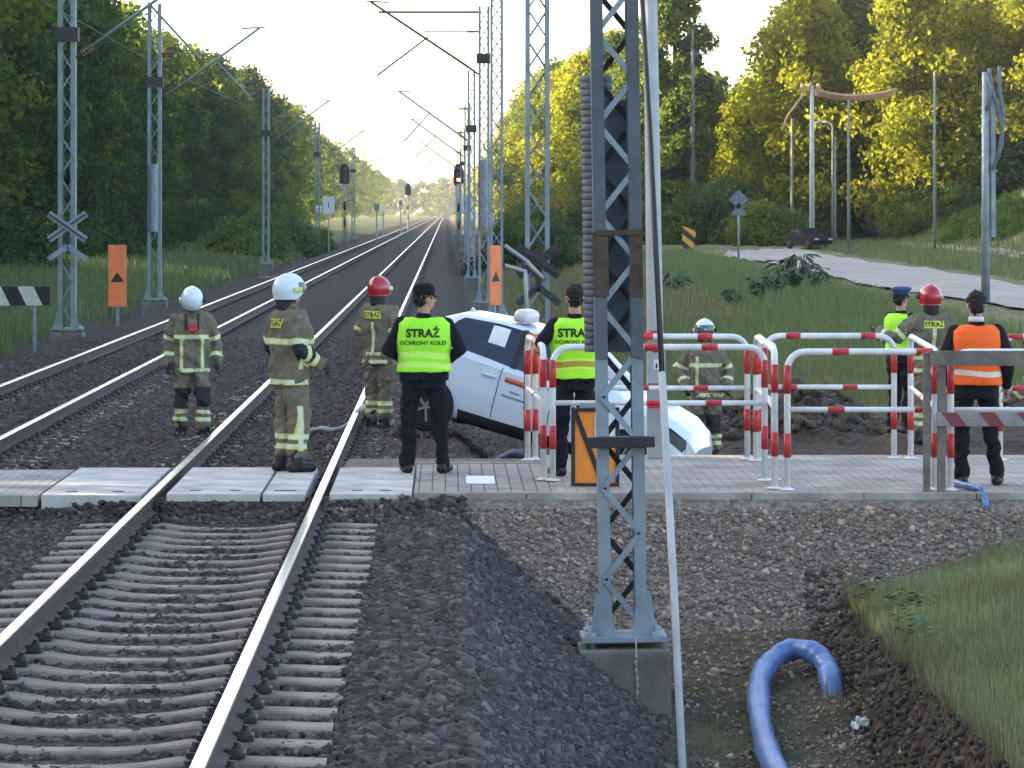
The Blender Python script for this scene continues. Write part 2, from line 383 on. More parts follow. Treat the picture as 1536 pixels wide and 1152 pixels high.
def on_track(X, Y, tol=0.0):
    """true where a sleeper or rail lies"""
    r = np.zeros(len(X), bool)
    for tc in (TC1, TC2):
        d = np.abs(X - tc); ph = np.abs((Y - 0.3) % SP - SP / 2)
        r |= (d < 1.32) & (ph > SP / 2 - 0.085 - tol) & (Y < 75)
        r |= np.abs(d - 0.7525) < 0.085
    return r
def scatter(x0, x1, y0, y1, n, fn=None):
    X = RNG.uniform(x0, x1, n); Y = RNG.uniform(y0, y1, n)
    k = np.ones(n, bool) if fn is None else fn(X, Y)
    X, Y = X[k], Y[k]; return np.stack([X, Y, terr(X, Y)], -1)
def is_bal(X, Y): t, p, l = terr_parts(X, Y); return (t > np.maximum(p, l) - 0.06) & ~on_track(X, Y)
def is_grv(X, Y): t, p, l = terr_parts(X, Y); return (p > np.maximum(t, l) - 0.05) & (Y < PN - 0.15)
def in_crib(P): return (np.abs(P[:, 0] - TC1) < 1.3)
P = scatter(-5.6, 2.1, 14.0, PN - 0.05, 100000, is_bal)
P[:, 2] -= np.where(in_crib(P), -0.002 + 0.014 * nz(P[:, 0], P[:, 1], 1.7, 3) + 0.022 * (np.abs(P[:, 0] - TC1) < .55), 0)
stones("ballast_stones", P, np.where(P[:, 0] > -.5, RNG.uniform(0.045, 0.092, len(P)), RNG.uniform(0.036, 0.07, len(P))), M['ballast'], "dark crushed ballast covering the near track bed and its shoulder", "ballast")
P = scatter(-1.0, 8.0, 28.8, PN, 38000, is_grv)
P2 = scatter(1.3, 3.3, 22, 30.4, 3500, lambda X, Y: nz(X, Y, 1.6, 8) > -.35)
P = np.concatenate([P, P2])
stones("gravel_stones", P, RNG.uniform(0.016, 0.036, len(P)) * np.where(RNG.random(len(P)) < .12, 1.9, 1.0), M['gravel'], "pale loose gravel on the slope below the paved path", "gravel", 0.15)
P = scatter(-8.6, 1.9, PF - 1.6, 76, 95000, lambda X, Y: is_bal(X, Y) & ((Y > PF) | (X < 0.4) & (Y > 34.9)))
P[:, 2] -= np.where(np.minimum(np.abs(P[:, 0] - TC1), np.abs(P[:, 0] - TC2)) < 1.3, -0.012, 0)
stones("ballast_stones", P, RNG.uniform(0.045, 0.085, len(P)), M['far_ballast'], "brownish ballast around both tracks beyond the crossing", "ballast")
# ---------------------------------------------------------------- rails
def rail_mesh():
    prof = [(-.065, -.172), (.065, -.172), (.065, -.160), (.012, -.135), (.010, -.050), (.036, -.040), (.038, -.008), (.033, -.0006), (0.020, 0.0),
            (-.020, 0.0), (-.033, -.0006), (-.038, -.008), (-.036, -.040), (-.010, -.050), (-.012, -.135), (-.065, -.160)]
    yy = [5, 15, 25, 32, 36, 45, 60, 80, 120, 200, 400, 800, 1800]
    b = MB(); n = len(prof); vs = [(x, y, z) for y in yy for (x, z) in prof]; fs = []; ms = []
    for i in range(len(yy) - 1):
        for k in range(n):
            k2 = (k + 1) % n; fs.append((i * n + k, i * n + k2, (i + 1) * n + k2, (i + 1) * n + k))
            ms.append(0 if 6 <= k <= 10 else 1)
    b.add(vs, fs, 0); b.m = ms
    return b.mesh("rail", [M['railtop'], M['railside']])
rme = rail_mesh()
for x, lb in ((TC1 - .7525, "left polished steel rail of the near track running through the crossing plates"),
              (TC1 + .7525, "right polished steel rail of the near track, beside the dark ballast shoulder"),
              (TC2 + .7525, "dull inner steel rail of the far left track"), (TC2 - .7525, "outermost left steel rail catching warm sky light")):
    o = link("rail", rme); o.location = (x, 0, 0); tag(o, lb, "rail", "steel rails of the two tracks")
# ---------------------------------------------------------------- sleepers with rail clips
def sleeper_proto():
    b = MB(); n = 14; vs = []; fs = []
    for i in range(n + 1):
        x = -1.3 + 2.6 * i / n; d = abs(x)
        top = -0.188 - 0.042 * (1 - sm(0.25, 0.62, d)) - 0.012 * sm(0.95, 1.3, d); w = 0.105 - 0.015 * (1 - sm(0.2, 0.6, d))
        vs += [(x, -w - .02, -0.42), (x, -w, top - 0.012), (x, -w + .014, top), (x, w - .014, top), (x, w, top - 0.012), (x, w + .02, -0.42)]
    for i in range(n):
        for k in range(6): fs.append((i * 6 + k, i * 6 + (k + 1) % 6, (i + 1) * 6 + (k + 1) % 6, (i + 1) * 6 + k))
    fs += [tuple(range(6))[::-1], tuple(range(n * 6, n * 6 + 6))]
    b.add(vs, fs)
    o = b.build("concrete_sleeper", M['sleeper'])
    for s in (-1, 1):
        for e in (-1, 1):
            k = MB(); x = s * .7525 + e * .105
            k.box((x, 0, -.165), (.085, .13, .03), bev=.006); k.box((x - e * .03, 0, -.145), (.06, .09, .022), bev=.006)
            k.lathe([(.03, -.17), (.03, -.128), (.018, -.128), (.018, -.105)], (x, 0, 0), 8)
            k.build("rail_clip", M['dark'], o)
    return o
sl = sleeper_proto()
def place_sleepers(o, tc, y0, y1, label, first):
    y = (round((y0 - 0.6) / SP)) * SP + 0.6
    while y < y1:
        q = o if first else copy_tree(o); first = False
        q.location = (tc + random.uniform(-.012, .012), y, random.uniform(-.006, .004)); q.rotation_euler.z = random.uniform(-.006, .006)
        tag(q, label, "sleeper", "concrete railway sleepers"); y += SP
place_sleepers(sl, TC1, 14.4, PN - 0.3, "grey concrete sleeper of the near track, in the dark ballast in front of the crossing", True)
place_sleepers(sl, TC1, PN + 3.7, 62, "grey concrete sleeper of the near track, half buried beyond the crossing", False)
place_sleepers(sl, TC2, 36.6, 62, "grey concrete sleeper of the far left track, half buried in ballast", False)
# ---------------------------------------------------------------- crossing plates and path
def pave_mat(name, c1, c2, sx=0.2, sy=0.1, rot=0.0, mort=(0.10, 0.095, 0.09)):
    m = mat(name, c1, 0.88, 0, 0.12, 3, 0.2, 60); nt = m.node_tree; N = nt.nodes; L = nt.links; b = N["Principled BSDF"]
    tc = N.new("ShaderNodeTexCoord"); mp = N.new("ShaderNodeMapping"); mp.inputs["Rotation"].default_value = (0, 0, rot); L.new(tc.outputs["Object"], mp.inputs["Vector"])
    br = N.new("ShaderNodeTexBrick"); br.inputs["Scale"].default_value = 1.0; br.inputs["Brick Width"].default_value = sx; br.inputs["Row Height"].default_value = sy
    br.inputs["Mortar Size"].default_value = 0.006; br.inputs["Color1"].default_value = c1 + (1,); br.inputs["Color2"].default_value = c2 + (1,); br.inputs["Mortar"].default_value = mort + (1,)
    L.new(mp.outputs["Vector"], br.inputs["Vector"])
    n = N.new("ShaderNodeTexNoise"); n.inputs["Scale"].default_value = 1.6; n.inputs["Detail"].default_value = 6; L.new(tc.outputs["Object"], n.inputs["Vector"])
    mx = N.new("ShaderNodeMix"); mx.data_type = 'RGBA'; mx.blend_type = 'MULTIPLY'; mx.inputs["Factor"].default_value = 0.5
    L.new(br.outputs["Color"], mx.inputs["A"]); L.new(n.outputs["Color"], mx.inputs["B"]); 
    r = N.new("ShaderNodeValToRGB"); r.color_ramp.elements[0].color = (0.55, 0.54, 0.53, 1); r.color_ramp.elements[1].color = (1, 1, 1, 1); r.color_ramp.elements[0].position = .3; r.color_ramp.elements[1].position = .65
    L.new(n.outputs["Fac"], r.inputs["Fac"]); L.new(r.outputs["Color"], mx.inputs["B"]); mx.inputs["Factor"].default_value = 1.0
    L.new(mx.outputs["Result"], b.inputs["Base Color"]); return m
M['pave'] = pave_mat('grey block paving', (0.38, 0.34, 0.30), (0.47, 0.425, 0.375))
M['pave2'] = pave_mat('old block paving', (0.33, 0.295, 0.262), (0.41, 0.37, 0.33), 0.24, 0.12, R(90), (0.07, 0.065, 0.06))
YN = PN
def plate(x0, x1, y0, y1, label, m=None, tilt=0.0):
    b = MB(); cx, cy = (x0 + x1) / 2, (y0 + y1) / 2
    b.box((0, 0, -.075), (x1 - x0 - .02, y1 - y0, .15), bev=.012)
    o = b.build("crossing_plate", m or M['plate']); o.location = (cx, cy, -.004 + random.uniform(-.004, .004)); o.rotation_euler = (0, tilt, 0)
    f = MB()
    for s in (-1, 1): f.box((s * ((x1 - x0) / 2 - .25), -(y1 - y0) / 2 + .35, .001), (.10, .06, .008))
    f.build("lifting_eye", M['dark'], o)
    return tag(o, label, "crossing plate", "concrete plates of the level crossing")
xl, xr = TC1 - .7525, TC1 + .7525
plate(xl - 1.00, xl - .08, YN - .05, 34.75, "pale concrete plate left of the near track's left rail")
plate(xl + .12, xl + .98, YN, 34.7, "pale concrete plate between the rails, left of the seam")
plate(xl + .985, xr - .12, YN, 34.65, "pale concrete plate between the rails where the firefighter stands")
plate(xr + .08, xr + .84, YN, 34.7, "pale concrete plate right of the near track's right rail, joining the block paving")
def slab(name, x0, x1, y0, y1, m, label, z=0.0, th=.1, kind='structure', kerbs=True):
    b = MB(); b.box(((x0 + x1) / 2, (y0 + y1) / 2, z - th / 2), (x1 - x0, y1 - y0, th))
    o = b.build(name, m); return tag(o, label, "path", kind=kind)
slab("path", xl - 1.02 - 4.2, xl - 1.02, YN - .1, 34.5, M['pave'], "block paving between the two tracks at the crossing", -.01)
slab("path", xr + .85, 1.02, YN + .10, 35.2, M['pave2'], "old block paving right of the near track with a white slab", -.004)
slab("path", 1.02, 40, YN + .10, PF, M['pave'], "pale block paved path leading right from the crossing", 0.0)
def kerb(x0, x1, y, label):
    b = MB(); n = max(1, int((x1 - x0))); d = (x1 - x0) / n
    for i in range(n): b.box((x0 + d * (i + .5), y, -.09), (d - .006, .10, .20), bev=.01)
    return tag(b.build("kerb", M['concrete']), label, "kerb")
kerb(xr + .85, 26, YN + .045, "long concrete kerb along the near edge of the paved path")
kerb(xr + .85, 1.0, 35.26, "short concrete kerb on the far side of the old block paving")
b = MB(); b.box((0, 0, 0), (.27, .9, .012), bev=.004); o = b.build("white_slab", M['white']); o.location = (.33, 33.0, .004); tag(o, "white square slab let into the grey block paving", "paving slab")
# ---------------------------------------------------------------- road in the field
M['asphalt'] = mat('worn pale asphalt', (0.27, 0.25, 0.225), 0.9, 0, 0.2, 0.5, 0.2, 20)
def ribbon(name, pl, pr, m, label, lift=0.07):
    n = 40; V = []
    def samp(p, t):
        d = np.linspace(0, 1, len(p)); return np.interp(t, d, [q[0] for q in p]), np.interp(t, d, [q[1] for q in p])
    for i in range(n + 1):
        a = samp(pl, i / n); c = samp(pr, i / n)
        for k in range(5):
            x = a[0] + (c[0] - a[0]) * k / 4; y = a[1] + (c[1] - a[1]) * k / 4; V.append((x, y, tz(x, y) + lift))
    b = MB(); b.add(V, [(i * 5 + k, i * 5 + k + 1, (i + 1) * 5 + k + 1, (i + 1) * 5 + k) for i in range(n) for k in range(4)], 0, True)
    return tag(b.build(name, m), label, "road", kind="structure")
nl = [hit(*p)[:2] for p in ((1085, 386), (1140, 393), (1200, 404), (1300, 430), (1420, 448), (1536, 466))]
fl = [hit(*p)[:2] for p in ((1092, 377), (1140, 376), (1200, 376), (1290, 391), (1400, 406), (1536, 430))]
nl.append((nl[-1][0] + 6, nl[-1][1] - 30)); fl.append((fl[-1][0] + 6, fl[-1][1] - 30))
ribbon("road", nl, fl, M['asphalt'], "pale asphalt road curving through the grass field")
n2 = [hit(*p)[:2] for p in ((1330, 369), (1400, 374), (1470, 381), (1545, 392))]
f2 = [hit(*p)[:2] for p in ((1330, 364), (1400, 366), (1470, 371), (1545, 380))]
ribbon("footpath", n2, f2, M['asphalt'], "narrow pale footpath beyond the road at the foot of the bank", 0.06)
# ================================================================ people
OL = (0.150, 0.130, 0.088); LIME = (0.60, 0.66, 0.20); SILV = (0.62, 0.64, 0.50); NAVY = (0.010, 0.011, 0.018)
M['fire_cloth'] = attr_mat('olive turnout cloth', OL, [('dark', 0, (0.020, 0.020, 0.026)), ('band', 0, LIME), ('band', -0.012, SILV)])
M['fire_trouser'] = attr_mat('olive turnout trousers', (0.160, 0.138, 0.096), [('dark', 0, (0.022, 0.021, 0.026)), ('band', 0, LIME), ('band', -0.012, SILV)])
M['vest'] = attr_mat('green high visibility vest', (0.36, 0.88, 0.03), [('band', 0, (0.62, 0.92, 0.16))], 0.7, 0.08, 5, 0.25, 25)
M['vest_y'] = attr_mat('yellow green high visibility vest', (0.42, 0.90, 0.03), [('band', 0, (0.66, 0.93, 0.10)), ('band', -0.02, (0.42, 0.33, 0.03))], 0.7, 0.08, 5, 0.25, 25)
M['vest_o'] = attr_mat('orange high visibility vest', (0.95, 0.13, 0.012), [('band', 0, (0.80, 0.66, 0.55))], 0.7, 0.06, 5, 0.25, 25)
M['navy'] = mat('dark uniform cloth', NAVY, 0.9, 0, 0.3, 8, 0.4, 60, 0.2)
M['suit'] = mat('black suit cloth', (0.010, 0.010, 0.013), 0.9, 0, 0.3, 8, 0.3, 60, 0.2)
M['boot'] = mat('black leather', (0.013, 0.012, 0.012), 0.5, 0, 0.3, 12)
M['glove'] = mat('dark work glove', (0.022, 0.021, 0.024), 0.8, 0, 0.3, 14)
M['hair'] = mat('dark brown hair', (0.016, 0.011, 0.009), 0.7, 0, 0.3, 60, 0.6, 120)
M['helm_w'] = mat('white helmet shell', (0.62, 0.70, 0.73), 0.3, 0, 0.05, 6, coat=0.4)
M['helm_r'] = mat('red helmet shell', (0.36, 0.012, 0.018), 0.3, 0, 0.1, 6, coat=0.5)
M['visor'] = mat('smoky visor', (0.10, 0.13, 0.12), 0.12, 0.3, 0.1)
M['visor_p'] = mat('pale visor', (0.60, 0.68, 0.72), 0.2, 0.0, 0.1)
M['lamp'] = mat('lamp plastic', (0.55, 0.62, 0.25), 0.4, 0, 0.1)
M['lettering'] = mat('dark printed letters', (0.014, 0.03, 0.012), 0.8, 0, 0)
M['label'] = mat('yellow label', (0.60, 0.66, 0.08), 0.7, 0, 0.06)
M['blue'] = mat('police blue', (0.03, 0.05, 0.14), 0.7, 0, 0.1)
M['collar'] = mat('white shirt collar', (0.6, 0.6, 0.62), 0.8, 0, 0.05)
POSE = dict(elbow=[(-.265, .03, 1.16), (.265, .03, 1.16)], wrist=[(-.29, -.05, .92), (.29, -.05, .92)],
            knee=[(-.12, -.02, .50), (.12, -.02, .50)], ankle=[(-.125, .03, .09), (.125, .03, .09)], turn=0, nod=0, toe=[-8, 8], drop=0.0, wide=1.0)
def polydist(P, poly):
    best = np.full(len(P), 9.0); tt = np.zeros(len(P)); acc = 0
    for a, b in zip(poly[:-1], poly[1:]):
        a, b = np.array(a), np.array(b); d = b - a; l = np.linalg.norm(d)
        t = np.clip((P - a) @ d / (l * l), 0, 1); q = np.linalg.norm(P - (a + t[:, None] * d), axis=1)
        k = q < best; best[k] = q[k]; tt[k] = acc + t[k] * l; acc += l
    return best, tt
def inband(v, bands):
    r = np.full(len(v), 1.0)
    for a, b in bands: r = np.minimum(r, np.maximum(a - v, v - b))
    return r
def hand_shape(b, w, d, thumb, infl=0.0, curl=0.5):
    d = Vector(d).normalized(); s = Vector(thumb); s = (s - d * s.dot(d)).normalized(); n = d.cross(s)
    Mx = Matrix((s, d, n)).transposed(); w = Vector(w)
    b.ellipsoid(w + d * .055, (.042 + infl, .058 + infl, .018 + infl), Mx, 12, 8)
    b.capsules([w - d * .03, w + d * .03], [.030 + infl, .028 + infl], 10)
    for k, (o, l) in enumerate(((.030, .074), (.010, .083), (-.011, .077), (-.031, .060))):
        p = w + d * .098 + s * o; c = curl * (0.8 + .12 * k)
        p1 = p + (d * math.cos(c * .5) - n * math.sin(c * .5)) * l * .45
        p2 = p1 + (d * math.cos(c * 1.3) - n * math.sin(c * 1.3)) * l * .32
        p3 = p2 + (d * math.cos(c * 2.0) - n * math.sin(c * 2.0)) * l * .24
        b.capsules([p, p1, p2, p3], [.0095 + infl * .7, .009 + infl * .7, .0085 + infl * .7, .0075 + infl * .6], 8)
    t0 = w + d * .03 + s * .034; t1 = t0 + (s * .6 + d * .7 - n * .25).normalized() * .045; t2 = t1 + (d * .9 + s * .15 - n * .35).normalized() * .032
    b.capsules([t0, t1, t2], [.014 + infl, .011 + infl, .009 + infl], 8)
def conform(parts, target, u0, z0, eps, name, mats, parent, back=True):
    """lay flat pieces (mesh in u, v) on the back of a garment"""
    bv = BVHTree.FromPolygons([v.co.copy() for v in target.data.vertices], [list(p.vertices) for p in target.data.polygons])
    V = []; Fc = []; Mi = []
    for mi, (me, du, dv, e) in enumerate(parts):
        o = len(V)
        for v in me.vertices:
            u, w = v.co.x + du, v.co.y + dv; x = -(u + u0) if back else (u + u0); z = z0 + w
            sg = 1 if back else -1
            h = bv.ray_cast(Vector((x, sg * 1.0, z)), Vector((0, -sg, 0)))
            y = h[0].y if h[0] is not None else sg * .12
            V.append((x, y + sg * (e + eps + max(0, v.co.z)), z))
        for p in me.polygons: Fc.append([i + o for i in p.vertices]); Mi.append(mi)
    b = MB(); b.add(V, Fc); b.m = Mi
    return b.build(name, mats, parent)
def grid_me(w, h, nx=10, ny=6):
    me = bpy.data.meshes.new("g"); V = [((i / nx - .5) * w, (j / ny - .5) * h, 0) for j in range(ny + 1) for i in range(nx + 1)]
    Fq = [(j * (nx + 1) + i, j * (nx + 1) + i + 1, (j + 1) * (nx + 1) + i + 1, (j + 1) * (nx + 1) + i) for j in range(ny) for i in range(nx)]
    me.from_pydata(V, [], Fq); return me
def torso_rings(g, dz, wide, top=1.475, hem=.86, belly=0.0):
    return [(0, 0, hem + dz, (.185 + g) * wide, .125 + g + belly * .6), (0, -.005 - belly * .3, 1.00 + dz, (.180 + g) * wide, .122 + g + belly), (0, -.005 - belly * .2, 1.12 + dz, (.172 + g) * wide, .118 + g + belly * .8),
            (0, 0, 1.25 + dz, (.190 + g) * wide, .128 + g + belly * .3), (0, .005, 1.36 + dz, (.200 + g) * wide, .125 + g), (0, .01, 1.43 + dz, (.180 + g) * wide, .105 + g),
            (0, .012, top + dz, (.115 + g) * wide, .080 + g * .8)]
def person(label, loc, rot, scale=1.0, pose=None, fire=None, top='navy', legs='navy', vest=None, vest_bands=(), vest_text=None, short=False, helmet=None, visor=None,
           cap=None, hair=False, gloves=False, group=None, seed=1, hem=.86, belly=0.0, coat_hem=None, extra=None, straps=False, back_label=None, side_band=False, vest_hem=.98):
    p = dict(POSE); p.update(pose or {}); dz = -p['drop']; W = p['wide']
    root = empty("person", loc, R(rot), label, "person", group); root.scale = (scale,) * 3
    sh = [Vector((-.185 * W, .01, 1.42 + dz)), Vector((.185 * W, .01, 1.42 + dz))]
    el = [Vector(e) + Vector((0, 0, dz)) for e in p['elbow']]; wr = [Vector(e) + Vector((0, 0, dz)) for e in p['wrist']]
    hp = [Vector((-.095, 0, .93 + dz)), Vector((.095, 0, .93 + dz))]; kn = [Vector(k) for k in p['knee']]; an = [Vector(k) for k in p['ankle']]
    piv = Vector((0, .012, 1.50 + dz)); HM = Matrix.Rotation(R(p['turn']), 3, 'Z') @ Matrix.Rotation(R(p['nod']), 3, 'X')
    def hd(x, y, z): return piv + HM @ (Vector((x, y, z + dz)) - piv)
    # --- body, one continuous surface
    b = MB(); b.rings([(r[0], r[1], r[2], r[3] - (.022 if r[2] < 1.05 + dz else 0), r[4] - (.02 if r[2] < 1.05 + dz else 0)) for r in torso_rings(-.012, dz, W, hem=.84)], 20)
    b.capsules([(0, .012, 1.40 + dz), hd(0, .012, 1.56), hd(0, 0, 1.62)], [.062, .058, .058], 12)
    b.ellipsoid(hd(0, .01, 1.685), (.076, .097, .108), HM, 18, 14); b.ellipsoid(hd(0, -.028, 1.625), (.058, .066, .078), HM, 16, 10)
    b.capsules([hd(0, -.080, 1.675), hd(0, -.112, 1.640)], [.010, .014], 8)
    b.ellipsoid(hd(0, -.088, 1.603), (.026, .012, .010), HM, 10, 6)
    for s in (-1, 1):
        b.ellipsoid(hd(s * .078, .012, 1.655), (.012, .022, .034), HM, 10, 8); b.ellipsoid(hd(s * .030, -.080, 1.700), (.024, .014, .010), HM, 10, 6)
    for i in (0, 1):
        b.capsules([sh[i], el[i], wr[i]], [.050, .041, .029], 12)
        d = (wr[i] - el[i]).normalized(); inner = Vector((.3 if i == 0 else -.3, -1, 0.0))
        hand_shape(b, wr[i], d, inner, 0, .55 + .15 * i)
        b.capsules([hp[i], kn[i], an[i]], [.080, .052, .040], 12)
        t = R(p['toe'][i]); f = Vector((math.sin(t), -math.cos(t), 0))
        b.capsules([an[i] + Vector((0, 0, -.035)), an[i] + f * .15 + Vector((0, 0, -.055))], [.045, .035], 10)
    body = b.remesh("body", M['skin'], root, .0075, 3)
    eb = MB()
    for s in (-1, 1): eb.ellipsoid(hd(s * .032, -.089, 1.682), (.013, .006, .007), HM, 10, 6)
    if not (helmet and visor == 'front'): eb.build("eye", M['boot'], body)
    # --- trousers
    b = MB(); g = .035 if fire else .016
    b.rings([(0, 0, .80 + dz, .165 * W + g * .6, .115 + g * .6), (0, 0, .92 + dz, .172 * W + g * .6, .118 + g * .6 + belly * .5), (0, 0, 1.04 + dz, .165 * W + g * .5, .112 + g * .5 + belly * .5)], 20)
    for i in (0, 1):
        lo = an[i] + (kn[i] - an[i]) * (.22 if fire else .03)
        b.capsules([hp[i], hp[i] * .5 + kn[i] * .5, kn[i], kn[i] * .45 + an[i] * .55, lo], [.088 + g, .078 + g, .060 + g, .055 + g, .052 + g * 1.1], 14)
    tr = b.remesh("trousers", M['fire_trouser' if fire else legs], root, .011, 4, .040 if fire else .026, (6, 6, 8), seed)
    if fire:
        co = coords(tr.data); z = co[:, 2]
        bd = inband(z, [(.215, .265), (.305, .355)]); dk = np.full(len(co), 1.0)
        if fire.get('knee'):
            for i in (0, 1):
                d, t = polydist(co, [hp[i] * .35 + kn[i] * .65, kn[i] * .55 + an[i] * .45])
                dk = np.minimum(dk, np.where((np.abs(co[:, 0] - kn[i].x) < .12), np.maximum(np.abs(z - (kn[i].z - .01)) - .12, (co[:, 1] - kn[i].y + .0)), 1.0))
        if side_band:
            bd = np.minimum(bd, np.where(co[:, 0] < -.0, np.maximum(np.maximum(np.abs(co[:, 1] - .0) - .028, .2 - z), z - .62), 1.0))
        set_attr(tr.data, "band", bd); set_attr(tr.data, "dark", dk)
    # --- boots or shoes
    for i in (0, 1):
        b = MB(); t = R(p['toe'][i]); f = Vector((math.sin(t), -math.cos(t), 0)); a = an[i]; k = .018 if fire else .006
        b.capsules([a - f * .045 + Vector((0, 0, -.045)), a + f * .06 + Vector((0, 0, -.045)), a + f * .165 + Vector((0, 0, -.050))], [.048 + k * .4, .047 + k * .5, .038 + k * .4], 12)
        b.capsules([a + Vector((0, 0, -.01)), a + (kn[i] - a) * (.36 if fire else .12)], [.050 + k, .054 + k], 12)
        sole = MB(); o = b.remesh("boot" if fire else "shoe", M['boot'], root, .010, 3)
        co = coords(o.data); co[:, 2] = np.maximum(co[:, 2], a.z - .09); o.data.vertices.foreach_set("co", co.ravel()); o.data.update()
    # --- jacket, shirt or sweater
    b = MB(); g = .040 if fire else (.022 if not coat_hem else .026); hm = .80 if fire else (coat_hem or hem)
    rr = torso_rings(g, dz, W, 1.50 if fire else 1.475, hm, belly)
    b.rings(rr, 24)
    if fire: b.rings([(0, .012, 1.46 + dz, .095, .085), (0, .012, 1.55 + dz, .082, .082)], 16)
    else: b.rings([(0, .012, 1.44 + dz, .078, .072), (0, .012, 1.525 + dz, .068, .066)], 16)
    for i in (0, 1):
        e = wr[i] - (wr[i] - el[i]).normalized() * (.0 if fire else .012)
        if short: b.capsules([sh[i], sh[i] * .25 + el[i] * .75], [.066 + g * .4, .056 + g * .4], 14)
        else: b.capsules([sh[i], sh[i] * .5 + el[i] * .5, el[i], el[i] * .5 + wr[i] * .5, e], [.060 + g * .75, .056 + g * .75, .050 + g * .7, .045 + g * .7, .038 + g * .75], 14)
    jk = b.remesh("jacket" if fire or coat_hem else "shirt", M['fire_cloth' if fire else top], root, .011, 5, .046 if fire else .014, (6.5, 6.5, 5), seed + 5)
    if fire:
        co = coords(jk.data); bd = inband(co[:, 2] - dz, fire['torso']); dk = np.full(len(co), 1.0)
        for i in (0, 1):
            d, t = polydist(co, [sh[i], el[i], wr[i]]); arm = (d < .105) & (np.abs(co[:, 0]) > .20 * W) | ((d < .085) & (t > .33))
            bd = np.where(arm, inband(t, fire['arm']), bd)
            dk = np.where(arm, np.abs(t - .34) - .085 if fire.get('elbow') else dk, dk)
        for (xc, hw, z0, z1, sd) in fire.get('vert', ()):
            m = (np.sign(co[:, 1]) == sd) & (np.abs(co[:, 0]) < .2)
            bd = np.where(m, np.minimum(bd, np.maximum(np.abs(co[:, 0] - xc) - hw, np.maximum(z0 - co[:, 2] + dz, co[:, 2] - dz - z1))), bd)
        for (s0, z0, z1, lean) in fire.get('flank', ()):            # bands down the flank, leaning with height
            m = np.sign(co[:, 0]) == s0
            bd = np.where(m & (np.abs(co[:, 0]) > .1), np.minimum(bd, np.maximum(np.abs(co[:, 1] + lean * (co[:, 2] - dz - 1.05)) - .022, np.maximum(z0 - co[:, 2] + dz, co[:, 2] - dz - z1))), bd)
        set_attr(jk.data, "band", bd); set_attr(jk.data, "dark", dk)
    if back_label:
        conform([(grid_me(.24, .085), 0, 0, 0), (text_mesh(back_label, .075, 0, None, 1.05, .002), 0, 0, .004)], jk, 0, 1.385 + dz, .004, "back_label", [M['label'], M['lettering']], jk)
    if straps:
        for s in (-1, 1): conform([(grid_me(.035, .34, 2, 12), 0, 0, 0)], jk, s * .085, 1.20 + dz, .006, "harness_strap", [M['glove']], jk)
    # --- gloves
    if gloves:
        for i in (0, 1):
            b = MB(); hand_shape(b, wr[i], (wr[i] - el[i]), Vector((.3 if i == 0 else -.3, -1, 0)), .006, .6); b.remesh("glove", M['glove'], root, .007, 2)
    # --- vest
    if vest:
        b = MB(); g = .046
        rr = [r for r in torso_rings(g, dz, W, 1.482, vest_hem, belly) if r[2] >= vest_hem + dz - .001]
        rr = [(r[0], r[1], r[2], min(r[3], .232 * W) if r[2] > 1.30 + dz else r[3], r[4]) for r in rr]
        b.rings(rr, 28)
        vo = b.remesh("vest", M[vest], root, .010, 4, .010, (7, 7, 5), seed + 9)
        co = coords(vo.data); set_attr(vo.data, "band", inband(co[:, 2] - dz + .012 * np.sin(co[:, 0] * 9 + seed), vest_bands))
        for (t, size, u, z, bo) in (vest_text or ()):
            conform([(text_mesh(t, size, 0, None, 1.02, bo), 0, 0, 0)], vo, u, z + dz, .007, "lettering", [M['lettering']], vo)
    # --- headgear
    if helmet:
        b = MB(); seg, el_n = 32, 14; vs = []; hc = Vector((0, .012, 1.695)); top_i = el_n
        for j in range(el_n + 1):
            for k in range(seg):
                a = 2 * math.pi * k / seg; fr = -math.cos(a)        # a = pi is the front (-y)
                lo = R(-34 + 30 * max(0, -math.sin(a - math.pi / 2)) ** 2 if math.cos(a) > 0 else -34)
                y_, x_ = math.cos(a), math.sin(a); lo = R(-36) if y_ > -.2 else R(-36 + 40 * min(1, (-y_ - .2) / .6))
                e = lo + (R(89) - lo) * j / el_n; r = math.cos(e)
                cr = 1 + .055 * math.exp(-(x_ * r / .12) ** 2) * max(0, math.sin(e)) ** .5
                br = 1 + .08 * max(0, 1 - j / 2.0) * (1 if y_ > 0 else .6)
                q = Vector((.133 * x_ * r * cr * br, .163 * y_ * r * cr * br, .150 * math.sin(e) * cr))
                vs.append(hd(*(hc + q)))
        fs = [(j * seg + k, (j + 1) * seg + k, (j + 1) * seg + (k + 1) % seg, j * seg + (k + 1) % seg) for j in range(el_n) for k in range(seg)]
        fs.append(list(range(el_n * seg, (el_n + 1) * seg))); fs.append(list(range(seg))[::-1])
        fs = [f[::-1] for f in fs]
        b.add(vs, fs, 0, True); ho = b.build("helmet", M[helmet], root)
        b = MB(); vs = []; na, nb = 18, 6
        for j in range(nb + 1):
            for k in range(na + 1):
                a = math.pi + R(-72 + 144 * k / na); e = R((-34 if visor == 'front' else -8) + (62 if visor == 'front' else 36) * j / nb)
                vs.append(hd(*(hc + Vector((.139 * math.sin(a) * math.cos(e), .171 * math.cos(a) * math.cos(e), .152 * math.sin(e))))))
        b.add(vs, [(j * (na + 1) + k, j * (na + 1) + k + 1, (j + 1) * (na + 1) + k + 1, (j + 1) * (na + 1) + k) for j in range(nb) for k in range(na)], 0, True)
        b.build("visor", M['visor_p'] if visor in ('front', 'pale') else M['visor'], ho)
        b = MB(); b.capsules([hd(0, .045, 1.63), hd(0, .040, 1.545) * .5 + Vector((0, .04, 1.535 + dz)) * .5], [.098, .094], 16); b.remesh("neck_guard", M['glove'], ho, .011, 3)
